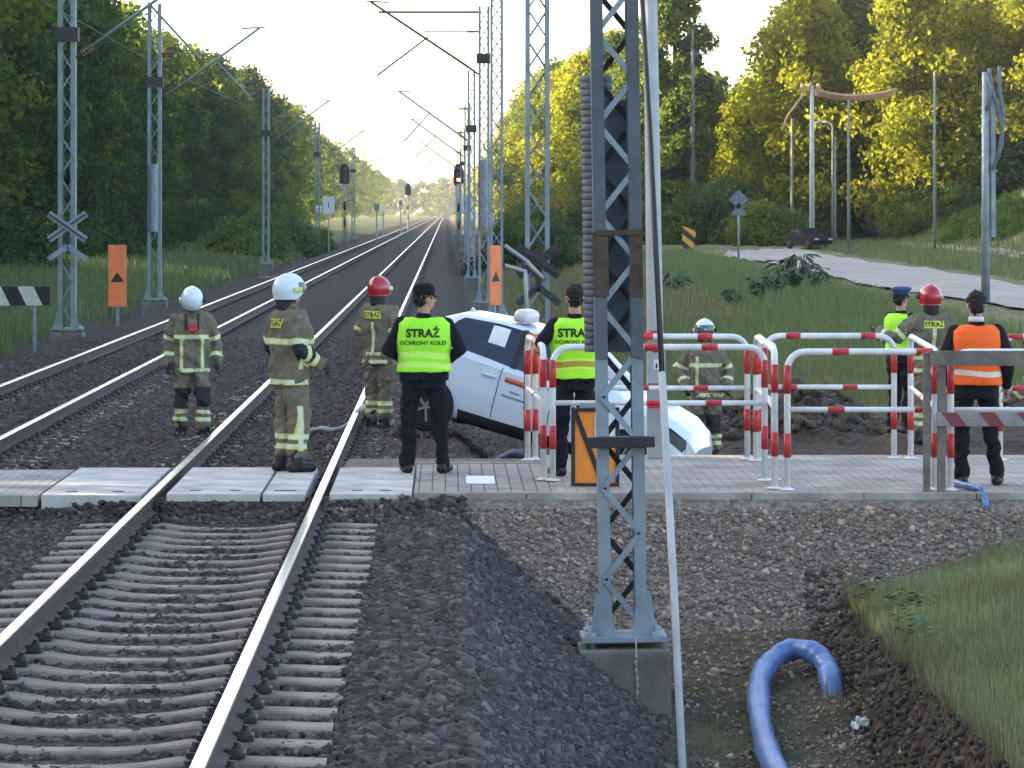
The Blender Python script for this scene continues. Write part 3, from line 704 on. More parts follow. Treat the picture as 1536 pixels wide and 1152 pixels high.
        for s in (-1, 1):
            b = MB(); b.box(hd(s * .142, -.02, 1.70), (.030, .085, .045), HM, bev=.010); b.build("side_clip", M['glove'] if s > 0 else M['lamp'], ho)
    if hair or cap:
        b = MB(); b.ellipsoid(hd(0, .018, 1.705), (.083, .101, .098), HM, 18, 12); b.ellipsoid(hd(0, .050, 1.655), (.070, .068, .075), HM, 14, 10)
        h = b.remesh("hair", M['hair'], root, .008, 2, .02, (40, 40, 40), seed)
        co = coords(h.data); Hi = np.array(HM.inverted()); pv = np.array(piv)
        l = (co - pv) @ Hi.T + pv - np.array([0, 0, dz]); cut = (l[:, 1] < -.055) & (l[:, 2] < 1.735)   # keep the face clear
        l[cut, 1] = -.055 + (l[cut, 1] + .055) * .1; co2 = (l + np.array([0, 0, dz]) - pv) @ np.array(HM).T + pv
        h.data.vertices.foreach_set("co", co2.ravel()); h.data.update()
    if cap:
        b = MB(); prof = [(.094, 1.700), (.100, 1.725), (.102, 1.765), (.085, 1.800), (.045, 1.815), (.004, 1.818)] if cap != 'blue' else [(.092, 1.700), (.094, 1.745), (.128, 1.775), (.130, 1.790), (.10, 1.812), (.004, 1.818)]
        seg = 28; vs = [hd(r * math.sin(2 * math.pi * k / seg) * .92, .014 + r * 1.10 * math.cos(2 * math.pi * k / seg) - (.02 if cap == 'blue' and z > 1.76 else 0), z) for r, z in prof for k in range(seg)]
        b.add(vs, [(j * seg + k, j * seg + (k + 1) % seg, (j + 1) * seg + (k + 1) % seg, (j + 1) * seg + k) for j in range(len(prof) - 1) for k in range(seg)] + [list(range(seg))[::-1], list(range((len(prof) - 1) * seg, len(prof) * seg))], 0, True)
        co_ = b.build("cap", M['blue'] if cap == 'blue' else M['suit'], root)
        b = MB(); n = 12; V = []
        for zz in (0, -.008):
            for k in range(n + 1):
                a = R(-58 + 116 * k / n); V.append(hd(.090 * math.sin(a), .012 - .104 * math.cos(a), 1.712 + zz)); V.append(hd(.098 * math.sin(a), .012 - (.104 + .085 * math.cos(a) ** .5) * math.cos(a), 1.692 + zz))
        q = 2 * (n + 1); Fq = []
        for k in range(n): a = 2 * k; Fq += [(a, a + 1, a + 3, a + 2), (q + a + 2, q + a + 3, q + a + 1, q + a), (a + 1, q + a + 1, q + a + 3, a + 3)]
        b.add(V, Fq, 0, True); b.build("brim", M['boot'], co_)
    if extra: extra(root, jk, dz)
    return root
FT = dict(torso=[(.815, .865), (1.19, 1.245)], arm=[(.20, .25), (.42, .47)], knee=True, elbow=False)
def radio(root, jk, dz):
    b = MB(); b.box((.015, -.190, 1.335 + dz), (.10, .03, .09), bev=.008); b.build("red_radio_pouch", M['red'], root)
    for s in (-1, 1): conform([(grid_me(.028, .20, 2, 8), 0, 0, 0)], jk, s * .075, 1.40 + dz, .006, "harness_strap", [M['glove']], jk, back=False)
def ground_pt(px, Y, z=None): x = ax(px, Y); return (x, Y, tz(x, Y) if z is None else z)
person("firefighter in white helmet walking on the ballast left of the track, head bowed", ground_pt(288, 42.8), 4, 1.02,
       dict(knee=[(-.12, .0, .50), (.13, -.10, .52)], ankle=[(-.135, .06, .09), (.145, -.10, .09)], nod=26, elbow=[(-.275, .06, 1.16), (.275, .05, 1.16)], wrist=[(-.285, -.03, .92), (.30, -.04, .91)]),
       fire=dict(FT, vert=[(-.125, .020, .82, 1.20, -1), (.125, .020, .82, 1.20, -1)], torso=[(.80, .85), (1.20, 1.25)]), helmet='helm_w', visor='front', gloves=True, seed=1, extra=radio, group="firefighters in olive turnout gear")
person("tall firefighter in white helmet standing sideways on the pale plate between the rails", ground_pt(435, 34.15, 0.0), 124, 1.045,
       dict(elbow=[(-.275, .05, 1.15), (.28, .04, 1.17)], wrist=[(-.25, -.17, 1.02), (.27, -.12, 1.0)], knee=[(-.105, -.03, .50), (.115, -.02, .50)], ankle=[(-.11, .0, .09), (.12, .03, .09)], turn=-8),
       fire=dict(FT, elbow=True, knee=False, flank=[(-1, .82, 1.20, .22)]), helmet='helm_w', visor='smoke', gloves=True, seed=2, back_label="STRAŻ", side_band=True, group="firefighters in olive turnout gear")
person("firefighter in dark red helmet by the right rail, back turned, beside the car", ground_pt(569, 44.3), 150, 1.06,
       dict(elbow=[(-.25, .02, 1.16), (.25, .0, 1.17)], wrist=[(-.21, -.16, 1.02), (.2, -.18, 1.05)], wide=.9, ankle=[(-.09, .03, .09), (.10, .0, .09)], knee=[(-.09, -.01, .5), (.1, -.03, .5)]),
       fire=dict(FT, knee=False, torso=[(.80, .85), (.90, .94)], vert=[(.0, .024, .93, 1.30, 1)]), helmet='helm_r', visor='smoke', gloves=True, seed=3, back_label="STRAŻ", group="firefighters in olive turnout gear")
person("railway guard in black cap and green vest standing before the car", ground_pt(636, 34.0, 0.0), 180, 1.015,
       dict(elbow=[(-.345, .04, 1.17), (.345, .04, 1.17)], wrist=[(-.22, -.20, 1.08), (.22, -.20, 1.10)], knee=[(-.15, .0, .50), (.15, .0, .50)], ankle=[(-.18, .03, .09), (.16, .03, .09)], toe=[-22, 14], turn=-62, wide=1.16),
       vest='vest', vest_bands=[(1.005, 1.055), (1.10, 1.155)], vest_hem=.965, vest_text=[("STRAŻ", .108, -.01, 1.335, .004), ("OCHRONY KOLEI", .054, -.01, 1.245, .001)], cap='black', hair=True, seed=4, hem=.88, belly=.03)
person("bareheaded railway guard in short sleeves and yellow green vest, elbow out", ground_pt(862, 33.6, 0.0), 186, 1.02,
       dict(elbow=[(-.28, .02, 1.16), (.375, .07, 1.19)], wrist=[(-.2, -.18, 1.08), (.27, -.17, 1.12)], knee=[(-.12, .0, .50), (.13, .0, .50)], ankle=[(-.13, .03, .09), (.15, .05, .09)], toe=[-14, 20], wide=1.02),
       vest='vest_y', vest_bands=[(1.00, 1.095)], vest_hem=.915, vest_text=[("STRAŻ", .108, -.02, 1.345, .004), ("OCHRONY KOLEI", .046, -.02, 1.262, .001)], hair=True, short=True, seed=5, hem=.88)
person("firefighter in white helmet facing us from the ditch behind the car's nose", ground_pt(1057, 46.2), 0, 1.02,
       dict(elbow=[(-.31, .04, 1.17), (.31, .04, 1.17)], wrist=[(-.27, -.15, .98), (.28, -.14, .98)]),
       fire=dict(FT, vert=[(-.11, .02, .85, 1.36, -1)], torso=[(.84, .89), (1.22, 1.275)]), helmet='helm_w', visor='smoke', gloves=True, seed=6, group="firefighters in olive turnout gear", straps=True)
person("police officer in blue cap behind the railing, left of the bright red helmet", ground_pt(1352, 43.2), 128, 1.0,
       dict(elbow=[(-.27, .02, 1.16), (.29, .0, 1.17)], wrist=[(-.24, -.15, 1.0), (.24, -.16, 1.02)], turn=10), vest='vest', vest_bands=[(1.02, 1.07)], vest_hem=1.0, cap='blue', hair=True, seed=7)
person("firefighter in bright red helmet with his back to us behind the right railing", ground_pt(1395, 41.4), 190, 1.02,
       dict(elbow=[(-.30, .0, 1.17), (.40, -.04, 1.22)], wrist=[(-.24, -.18, 1.05), (.52, -.22, 1.27)]),
       fire=dict(FT, knee=False, torso=[(.83, .88), (.98, 1.02)], vert=[(.0, .022, 1.0, 1.34, 1)]), helmet='helm_r', visor='smoke', gloves=True, seed=8, back_label="STRAŻ", group="firefighters in olive turnout gear")
def collar(root, jk, dz):
    b = MB(); b.rings([(0, .012, 1.515 + dz, .074, .070), (0, .012, 1.560 + dz, .068, .066)], 18); b.build("shirt_collar", M['collar'], root)
person("man in a bright orange vest over a black suit standing behind the grey timber barrier", ground_pt(1464, 32.45, 0.0), 180, 1.0,
       dict(elbow=[(-.285, .05, 1.16), (.285, .04, 1.16)], wrist=[(-.29, -.03, .92), (.25, -.12, .96)], knee=[(-.13, .0, .50), (.13, .0, .50)], ankle=[(-.19, .03, .09), (.14, .03, .09)], toe=[-18, 10], wide=1.03),
       top='suit', legs='suit', vest='vest_o', vest_bands=[(1.015, 1.065)], vest_hem=.93, hair=True, seed=9, coat_hem=.80, extra=collar)
person("firefighter crouching at the right edge behind the railings, only coat and stripes showing", ground_pt(1562, 41.0), 250, 1.0,
       dict(drop=.46, knee=[(-.17, -.33, .46), (.17, -.30, .42)], ankle=[(-.15, .05, .09), (.15, .08, .09)], elbow=[(-.30, -.12, 1.16), (.30, -.12, 1.16)], wrist=[(-.2, -.33, 1.0), (.2, -.33, 1.0)], nod=20),
       fire=dict(FT), helmet='helm_w', visor='smoke', gloves=True, seed=10, group="firefighters in olive turnout gear")
# ================================================================ pedestrian railings
def railing(p, q, label, bands_top=(.28, .72), bands_mid=(.25, .70), post_bands=((.30, .52), (.88, 1.14)), H=1.26, Hm=.735, r=.030):
    p, q = Vector((p[0], p[1], 0)), Vector((q[0], q[1], 0)); d = (q - p); L = d.length; u = d / L
    root = empty("pedestrian_railing", p, math.atan2(u.y, u.x), label, "railing", "red and white pedestrian railings")
    R0 = .16; pts = [(0, 0, 0.01), (0, 0, H - R0)] + [(R0 - R0 * math.cos(R(a)), 0, H - R0 + R0 * math.sin(R(a))) for a in (15, 30, 45, 60, 75, 90)] + \
        [(L - R0 + R0 * math.sin(R(a)), 0, H - R0 + R0 * math.cos(R(a))) for a in (0, 15, 30, 45, 60, 75, 90)] + [(L, 0, .01)]
    b = MB(); b.tube(pts, r, 12)
    for x in (0, L): b.lathe([(.07, .004), (.07, .016), (.034, .018), (.034, .03)], (x, 0, 0), 12)
    b.build("tube_frame", M['white'], root)
    b = MB(); b.tube([(.02, 0, Hm), (L - .02, 0, Hm)], r * .82, 12); b.build("mid_rail", M['white'], root)
    def band(a, c): b = MB(); b.tube([a, c], (r if abs(a[2] - Hm) > .001 else r * .82) + .003, 12); b.build("red_band", M['red'], root)
    w = .075
    for t in bands_top: band((t * L - w, 0, H), (t * L + w, 0, H))
    for t in bands_mid: band((t * L - w, 0, Hm), (t * L + w, 0, Hm))
    for z0, z1 in post_bands:
        for x in (0, L): band((x, 0, z0), (x, 0, z1))
    return root
X = ax
railing((X(803, 35.7), 35.7), (X(1121, 35.7), 35.7), "rear red and white railing left of the gap, before the firefighter in the ditch", (.52, .80), (.50, .78))
railing((X(829, 32.9), 32.9), (X(1147, 32.9), 32.9), "front red and white railing left of the gap, behind the near lattice mast", (.47, .74), (.48, .76))
railing((X(1147, 35.9), 35.9), (X(1341, 35.9), 35.9), "rear red and white railing right of the gap, before the brown soil heap", (.22, .80), (.19, .66))
railing((X(1181, 31.8), 31.8), (X(1402, 31.8), 31.8), "front red and white railing right of the gap, its left post alone at the kerb", (.36, .93), (.33, .92))
railing((X(800, 35.7) - .06, 35.6), (X(826, 33.0) - .07, 33.0), "end railing seen edge on at the left end of the railing maze", (.5,), (.5,))
railing((X(1127, 35.7) + .03, 35.5), (X(1150, 33.0) + .07, 33.0), "end railing seen edge on just left of the gap", (), (.5,))
railing((X(1143, 35.9) - .05, 35.7), (X(1176, 31.9) - .08, 31.95), "end railing seen edge on just right of the gap, lit at its curved top", (), ())
railing((X(1366, 35.8), 35.8), (X(1404, 31.9) + .01, 31.98), "end railing seen edge on beside the timber posts", (), (.5,))
railing((X(1426, 31.76), 31.76), (6.3, 31.76), "front railing behind the timber barrier at the man in the orange vest", (.62,), (.6,))
railing((X(1500, 35.6), 35.6), (7.6, 35.6), "rear railing at the right edge with a red stretch near its left end", (.08, .6), (.10, .6))
# ---------------------------------------------------------------- timber barrier
root = empty("timber_barrier", (X(1390, 31.52), 31.52, 0), 0, "grey timber barrier with a faded red striped lower plank at the right edge", "barrier")
def striped_mat(name, c1, c2, per, ang, rough=.8, thr=.5, axis='X'):
    m = mat(name, c1, rough, 0, .15, 8, .3, 50); nt = m.node_tree; N = nt.nodes; L = nt.links; b = N["Principled BSDF"]
    base = b.inputs["Base Color"].links[0].from_socket
    tc = N.new("ShaderNodeTexCoord"); mp = N.new("ShaderNodeMapping"); mp.inputs["Rotation"].default_value = (0, R(ang), 0); L.new(tc.outputs["Object"], mp.inputs["Vector"])
    sp = N.new("ShaderNodeSeparateXYZ"); L.new(mp.outputs["Vector"], sp.inputs[0])
    d = N.new("ShaderNodeMath"); d.operation = 'DIVIDE'; d.inputs[1].default_value = per; L.new(sp.outputs[axis], d.inputs[0])
    f = N.new("ShaderNodeMath"); f.operation = 'FRACT'; L.new(d.outputs[0], f.inputs[0])
    g = N.new("ShaderNodeMath"); g.operation = 'LESS_THAN'; g.inputs[1].default_value = thr; L.new(f.outputs[0], g.inputs[0])
    mx = N.new("ShaderNodeMix"); mx.data_type = 'RGBA'; L.new(g.outputs[0], mx.inputs["Factor"]); L.new(base, mx.inputs["A"]); mx.inputs["B"].default_value = c2 + (1,)
    L.new(mx.outputs["Result"], b.inputs["Base Color"]); return m
M['worn_stripe'] = striped_mat('worn red striped plank', (0.26, 0.24, 0.23), (0.20, 0.055, 0.06), .27, 38, .85, .42)
for px, w in ((1390, .062), (1412, .072)):
    b = MB(); b.box((X(px, 31.52) - X(1390, 31.52), 0, .63), (w, .06, 1.27), bev=.006); b.build("post", M['wood'], root)
b = MB(); b.box((.52, -.045, 1.215), (1.0, .028, .135), bev=.005); b.build("plank", M['wood'], root)
b = MB(); b.box((.58, -.045, .665), (1.0, .028, .125), bev=.005); b.build("striped_plank", M['worn_stripe'], root)
# ---------------------------------------------------------------- lattice masts of the overhead line
def lattice_mast(label, x, y, z0, H, w=.40, d=.26, leg=.10, pitch=.44, m='steel', weights=None, cantilever=0, brace=None, lw=.032, tie=False):
    root = empty("catenary_mast", (x, y, z0), 0, label, "mast", "lattice masts of the overhead line")
    mm = M[m]
    for s in (-1, 1):
        b = MB(); xo = s * (w / 2 - leg / 2)
        b.box((xo, -d / 2 + .004, H / 2), (leg, .008, H)); b.box((xo, d / 2 - .004, H / 2), (leg, .008, H)); b.box((s * (w / 2 - .004), 0, H / 2), (.008, d - .017, H))
        b.build("leg", mm, root)
    n = max(4, int(H / pitch)); wi = w - leg * .9; bF, bB = MB(), MB()
    for i in range(n):
        z = .12 + i * (H - .2) / n; z2 = .12 + (i + 1) * (H - .2) / n; s = 1 if i % 2 else -1
        bF.bar((-s * wi / 2, -d / 2 - .010, z), (s * wi / 2, -d / 2 - .010, z2), lw, .012, (0, 1, 0))
        bB.bar((s * wi / 2, d / 2 + .010, z), (-s * wi / 2, d / 2 + .010, z2), lw, .012, (0, 1, 0))
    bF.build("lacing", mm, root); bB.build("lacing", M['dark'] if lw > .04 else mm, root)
    b = MB()
    for s in (-1, 1):
        b.prism([(-.10, 0), (.10, 0), (.065, .30), (-.05, .34)] if s < 0 else [(-.10, 0), (.10, 0), (.05, .34), (-.065, .30)], (s * (w / 2 - .02), -d / 2 - .032, .03), (1, 0, 0), (0, 0, 1), -.012)
    b.box((0, 0, .015), (w + .30, d + .22, .05), bev=.006)
    for s in (-1, 1):
        for t in (-1, 1): b.lathe([(.035, -.06), (.035, .0), (.05, .0), (.05, .07), (.02, .07), (.02, .12)], (s * (w / 2 + .07), t * (d / 2 + .05), .0), 8)
    b.build("base_plate", mm, root)
    b = MB(); b.box((0, 0, -.62), (w + .34, d + .42, 1.12), bev=.02); b.build("foundation", M['plinth'], root)
    if weights:
        zb, zt, wx = weights; sy = 1 if y < 50 else -1; b = MB(); n = int((zt - zb) / .055)
        for i in range(n): b.lathe([(.121, zb + i * .055), (.129, zb + i * .055 + .004), (.129, zb + i * .055 + .048), (.121, zb + i * .055 + .055)], (wx, sy * (d / 2 + .19), 0), 18)
        o = b.build("counterweight", M['weight' if sy > 0 else 'weight_pale'], root)
        b = MB(); b.tube([(wx, sy * (d / 2 + .19), zb - .25), (wx, sy * (d / 2 + .19), zt + .6)], .012, 6)
        b.build("guide_rod", M['dark'], o)
    if cantilever:
        s = cantilever; zl, zh, Lc = (5.9, 8.0, 3.1) if not tie else (7.25, 9.55, 3.6)
        b = MB(); x0 = s * w / 2
        b.tube([(x0 + s * .35, 0, zl + .25), (s * Lc, 0, zh)], .038, 8); b.tube([(s * (Lc - .55), 0, zh - .02), (s * (Lc + .15), 0, zh + .02)], .025, 8)
        if tie: b.tube([(x0, 0, zh - .33), (s * (Lc - .25), 0, zh - .33)], .035, 8)
        b.tube([(x0 + s * .3, 0, zl + 1.35), (s * 1.9, 0, zl + 1.35)], .02, 6)
        b.tube([(s * 1.75, 0, zl + 1.2), (s * (Lc - .2), 0, zl - .05)], .028, 8)
        o = b.build("cantilever", mm if not tie else M['rust'], root)
        for zz in (zl, zl + 1.35):
            b = MB(); b.tube([(x0, 0, zz), (x0 + s * .36, 0, zz + (.25 if zz == zl else 0))], [.03, .03], 8)
            for k in range(5): t = .12 + k * .05; b.tube([(x0 + s * t, 0, zz + (t * .7 if zz == zl else 0)), (x0 + s * (t + .02), 0, zz + ((t + .02) * .7 if zz == zl else 0))], .075, 10)
            b.build("insulator", M['insul'], o)
        b = MB(); b.box((0, 0, zl + .5), (w + .12, d + .12, .30)); b.build("clamp", M['dark'], root)
    return root
mx, my = ax(934.5, 27.6), 27.6
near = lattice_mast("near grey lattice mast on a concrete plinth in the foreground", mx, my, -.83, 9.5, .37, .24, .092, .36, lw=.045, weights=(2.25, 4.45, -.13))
b = MB(); b.box((0.0, -.20, 1.56), (.52, .10, .085), bev=.006); b.build("bracket", M['black'], near)
b = MB(); b.box((-.137, -.158, 2.95), (.12, .012, .50)); b.box((.142, -.158, 2.95), (.10, .012, .50)); b.box((0.0, -.170, 3.20), (.375, .016, .04)); b.build("rusty_plate", M['rust'], near)
b = MB(); b.box((.0, .15, 3.25), (.30, .012, 2.0)); b.build("weight_guard", M['weight'], near)
for s in (-1, 1): b = MB(); b.box((s * .141, -.134, 2.21 + 1.75), (.098, .016, 3.5), bev=.003); b.build("cover_plate", M['steel_dark'], near)
b = MB()
z = -.10
while z > -1.0: b.ellipsoid((.085 + .006 * math.sin(z * 90), -.350, z), (.014, .012, .026), None, 8, 6); z -= .058
b.tube([(.085, -.350, -.02), (.085, -.350, -1.0)], .006, 6); b.tube([(.085, -.17, .05), (.085, -.350, -.02)], .008, 6); b.build("chain", M['concrete'], near)
near.rotation_euler.y = -.015
# guy cable with its pale sleeve
root = empty("guy_cable", (1.50, 22.0, -1.15), 0, "slanting cable before the near mast, black above, pale sleeve below", "cable")
a = Vector((ax(1027, 22.0) - 1.50, 0, -.1)); t = Vector((ax(957, 27.3) - 1.50, 5.3, 5.9)); k = a + (t - a) * .50
k2 = a + (Vector((ax(993, 24.4) - 1.5, 2.4, az(560, 24.4) + 1.15)) - a)
b = MB(); b.tube([k2, (k2 + t) / 2 + Vector((.01, 0, -.03)), t], .020, 10); b.build("cable", M['black'], root)
b = MB(); b.tube([a, (a + k2) / 2 + Vector((.006, 0, -.02)), k2], .026, 10); b.build("sleeve", M['pole'], root)
# other masts, right side
lattice_mast("lattice mast right of the track just behind the white car's roof sign", ax(806, 58), 58, tz(ax(806, 58), 58) + .1, 9.6, .40, .30, .075, .5)
lattice_mast("tall plain lattice mast right of the track, next to the one with a cantilever", ax(745, 98), 98, -.35, 11.5, .36, .3, .07, .45)
lattice_mast("lattice mast with counterweights and a long cantilever over the near track", ax(726, 111), 111, -.35, 9.4, .36, .3, .08, .5, weights=(2.4, 4.6, 0), cantilever=-1, tie=True)
for i, (px, Y, lb) in enumerate(((707, 150, "lattice mast second behind the counterweight mast on the right"), (701, 195, "lattice mast third behind the counterweight mast on the right"), (694, 258, "small lattice mast far along the right of the track"), (688, 345, "tiny lattice mast far along the right of the track"), (684, 460, "tiniest lattice mast near the vanishing point, right of the track"))):
    lattice_mast(lb, ax(px, Y), Y, -.3, 8.9, .34, .3, .08, .6, cantilever=-1)
# left side
lattice_mast("green grey lattice mast carrying the back of a crossing cross, left of the far track", ax(101, 76), 76, -.02, 9.8, .38, .3, .105, .45, 'steel_green', cantilever=1)
lattice_mast("lattice mast with pale counterweights left of the far track", ax(232, 103), 103, -.05, 8.7, .40, .3, .10, .5, 'steel_green', weights=(2.0, 4.0, 0), cantilever=1)
lattice_mast("plain lattice mast before the bright green bush on the left", ax(399, 172), 172, -.0, 8.6, .36, .3, .10, .6, 'steel_green', cantilever=1)
lattice_mast("lattice mast fourth along the left forest edge", ax(476, 236), 236, 0, 8.6, .36, .3, .10, .7, 'steel_green', cantilever=1)
lattice_mast("lattice mast fifth and farthest along the left forest edge", ax(530, 330), 330, 0, 8.6, .36, .3, .10, .8, 'steel_green', cantilever=1)
b = MB()
for s in (-1, 1):
    for t in (-1, 1): b.tube([(s * .6, t * .6, 0), (s * .25, t * .25, 42)], .09, 5)
for k in range(28):
    w0, w1 = .6 - .35 * k / 28, .6 - .35 * (k + 1) / 28; z0_, z1_ = k * 1.5, (k + 1) * 1.5; s = 1 if k % 2 else -1
    b.tube([(-s * w0, -w0, z0_), (s * w1, -w1, z1_)], .05, 4); b.tube([(s * w0, w0, z0_), (-s * w1, w1, z1_)], .05, 4)
o = b.build("radio_tower", M['steel_dark']); o.location = (ax(546, 1000), 1000, 1.5); tag(o, "thin distant radio tower rising over the left forest", "tower")
# ---------------------------------------------------------------- overhead wires
def wire(name, pts, r, label): b = MB(); b.tube(pts, r, 5); return tag(b.build(name, M['wire']), label, "wire", "overhead wires")
for tc, side in ((TC1, "near"), (TC2, "far left")):
    ys_ = [20, 76, 111, 150, 195, 258, 345, 460, 800]
    P1 = []
    for a_, c_ in zip(ys_[:-1], ys_[1:]):
        for k in range(6): t = k / 6; P1.append((tc + .2 * (-1) ** ys_.index(a_) * (1 - 2 * t), a_ + (c_ - a_) * t, 7.1 - 4 * .75 * t * (1 - t)))
    wire("messenger_wire", P1, .007, "sagging upper wire over the %s track" % side)
    wire("contact_wire", [(p[0], p[1], 5.55) for p in P1], .007, "level lower contact wire over the %s track" % side)
# ---------------------------------------------------------------- signs and boards
def triangle(b, c, h, w, y, mi=0): b.prism([(-w / 2, 0), (w / 2, 0), (0, h)], (c[0], y, c[1]), (1, 0, 0), (0, 0, 1), .006, mi)
def orange_board(label, px, Y, w, z0, h, rz, postx, m):
    root = empty("warning_board", (ax(px, Y), Y, tz(ax(px, Y), Y)), R(rz), label, "board", "orange boards with black triangles"); zb = z0 - root.location.z
    b = MB(); b.box((0, 0, zb + h / 2), (w, .03, h), bev=.012); o = b.build("panel", m, root)
    b = MB(); triangle(b, (0, zb + h * .40), .24, w * .75, -.018); b.build("triangle_mark", M['black'], o)
    b = MB(); b.box((postx, .06, (zb + h * .9) / 2 - .1), (.07, .07, zb + h * .9 + .2)); b.build("post", M['steel'], root)
orange_board("orange board with a black triangle on the left, between mast and far track", 176, 85, .44, az(460, 85), 1.5, 0, 0, M['faded_orange'])
orange_board("orange board with a black triangle on the right, edge turned, behind the white car", 743, 85, .40, az(458, 85), 1.45, 48, .02, M['faded_orange'])
M['bw'] = striped_mat('black and white stripes', (0.50, 0.48, 0.44), (0.012, 0.012, 0.014), .62, 26, .6, .5)
root = empty("striped_board", (ax(52, 74), 74, tz(ax(52, 74), 74)), 0, "black and white slanted stripe board at the left edge", "board")
b = MB(); b.box((-.42, -.05, az(444, 74) - root.location.z), (1.5, .02, .40), bev=.004); b.build("panel", M['bw'], root)
for x in (0, -.9): b = MB(); b.box((x, 0, .55), (.06, .06, 1.5)); b.build("post", M['steel'], root)
def saltire(label, px, py, Y, m, L=1.25, dbl=True):
    x, z = at(px, py, Y); root = empty("crossing_cross", (x, Y, z), 0, label, "sign", "backs of railway crossing crosses")
    for s in (-1, 1):
        a = R(35) * s; b = MB(); b.bar((-L / 2 * math.cos(a), 0, -L / 2 * math.sin(a)), (L / 2 * math.cos(a), 0, L / 2 * math.sin(a)), .15, .015, (0, 1, 0)); o = b.build("arm", m, root); o.location.y = s * .02
        b = MB(); b.bar((-L / 2 * math.cos(a) * .96, .02, -L / 2 * math.sin(a) * .96), (L / 2 * math.cos(a) * .96, .02, L / 2 * math.sin(a) * .96), .03, .035, (0, 1, 0)); o = b.build("stiffener", M['dark'], root); o.location.y = s * .02 - .045
    b = MB()
    for s in (-1, 1): b.bar((0, 0.03, -.42), (s * L * .42, .03, -.70), .11, .012, (0, 1, 0))
    b.build("lower_arm", m, root); b = MB(); b.box((0, .08, -.15), (.10, .10, .7)); b.build("bracket", M['dark'], root)
saltire("back of a crossing cross fixed to the left green grey mast", 101, 340, 75.2, M['steel'], .98)
saltire("dark back of a crossing cross before the lattice mast behind the car", 808, 392, 57, M['dark'], .82)
b = MB()
for p, q in (((757, 368), (790, 392)), ((790, 392), (815, 418)), ((757, 398), (790, 408)), ((788, 408), (791, 480))):
    a_, c_ = at(*p, 56.6), at(*q, 56.6); b.tube([(a_[0], 56.6, a_[1]), (c_[0], 56.6, c_[1])], .032, 8)
a_ = at(791, 480, 56.6); b.tube([(a_[0], 56.6, a_[1]), (a_[0], 56.6, tz(a_[0], 56.6))], .05, 8)
tag(b.build("bracket_frame", M['pole']), "pale tubular bracket beside the dark crossing cross, above the car roof", "bracket")
def km_board(label, px, py, Y, txt):
    x, z = at(px, py, Y); g = tz(x, Y); root = empty("kilometre_board", (x, Y, g), 0, label, "board", "white boards along the line")
    b = MB(); b.box((0, 0, z - g), (.85, .03, 1.25), bev=.02); o = b.build("panel", M['white'], root)
    me = text_mesh(txt, .62, .004, M['black']); t = link("marking", me, o); t.location = (0, -.022, z - g); t.rotation_euler = (R(90), 0, 0)
    b = MB(); b.box((0, .05, (z - g) / 2), (.10, .08, z - g)); b.build("post", M['pole'], root)
km_board("white board with a dark mark beside the left signal", 493, 308, 255, "1")
km_board("white board with dark marks under the right signal", 700, 306, 255, "M")
def signal(label, px, Y, ztop, lit, g=None):
    x = ax(px, Y); g0 = tz(x, Y); h = ztop - g0; root = empty("railway_signal", (x, Y, g0), 0, label, "signal", "railway light signals")
    b = MB(); b.tube([(0, 0, 0), (0, 0, h - .3)], .10, 10); b.build("mast", M['pole'], root)
    for i in range(2): b = MB(); b.tube([(0, 0, h * .25 + i * h * .2), (0, 0, h * .25 + i * h * .2 + h * .10)], .108, 10); b.build("dark_band", M['black'], root)
    b = MB(); b.prism([(-.42, 0), (.42, 0), (.42, 1.1), (.2, 1.65), (-.2, 1.65), (-.42, 1.1)], (0, -.12, h - 1.65), (1, 0, 0), (0, 0, 1), .08); hd_ = b.build("head", M['black'], root)
    for i in range(3):
        b = MB(); b.lathe([(.13, 0), (.13, .02), (.02, .03)], (0, -.20, h - 1.3 + i * .45), 14, M=Matrix.Rotation(R(90), 3, 'X')); b.build("lens", M['signal_lit'] if lit and i == 0 else M['visor'], hd_)
        b = MB(); b.tube([(0, -.19, h - 1.3 + i * .45 + .15), (0, -.42, h - 1.3 + i * .45 + .13)], .06, 8); b.build("hood", M['black'], hd_)
    b = MB()
    for s in (-1, 1): b.tube([(s * .18, .15, 0), (s * .18, .15, h - 1.6)], .025, 6)
    for k in range(int(h / .6)): b.tube([(-.18, .15, .3 + k * .6), (.18, .15, .3 + k * .6)], .018, 6)
    b.build("ladder", M['steel'], root)
M['signal_lit'] = mat('lit signal lens', (0.9, 0.2, 0.02), .4, 0, 0, emit=((1, .16, .02), 14))
signal("black headed signal on a pale post at the left forest edge", 517, 290, az(246, 290), False)
signal("signal right of the track showing an orange red light", 688, 290, az(246, 290), True)
signal("small distant signal near the vanishing point, left of the tracks", 612, 520, az(276, 520), False)
for i, (px, py, Y) in enumerate(((478, 322, 270), (565, 318, 330), (575, 322, 380), (601, 312, 430), (708, 330, 210))):
    x = ax(px, Y); g = tz(x, Y); h = max(.9, az(py - 8, Y) - g)
    root = empty("marker_post", (x, Y, g), 0, ["pale cabinet post left of the white board", "slim pale marker post beyond the left signal", "marker post second beyond the left signal", "marker post third beyond the left signal", "short marker post right of the track below the white board"][i], "post")
    b = MB(); b.box((0, 0, h / 2), (.16, .16, h)); b.build("post", M['pole'], root); b = MB(); b.box((0, -.05, h), (.5, .22, .62), bev=.02); b.build("cabinet", M['white'] if i % 2 == 0 else M['steel'], root)
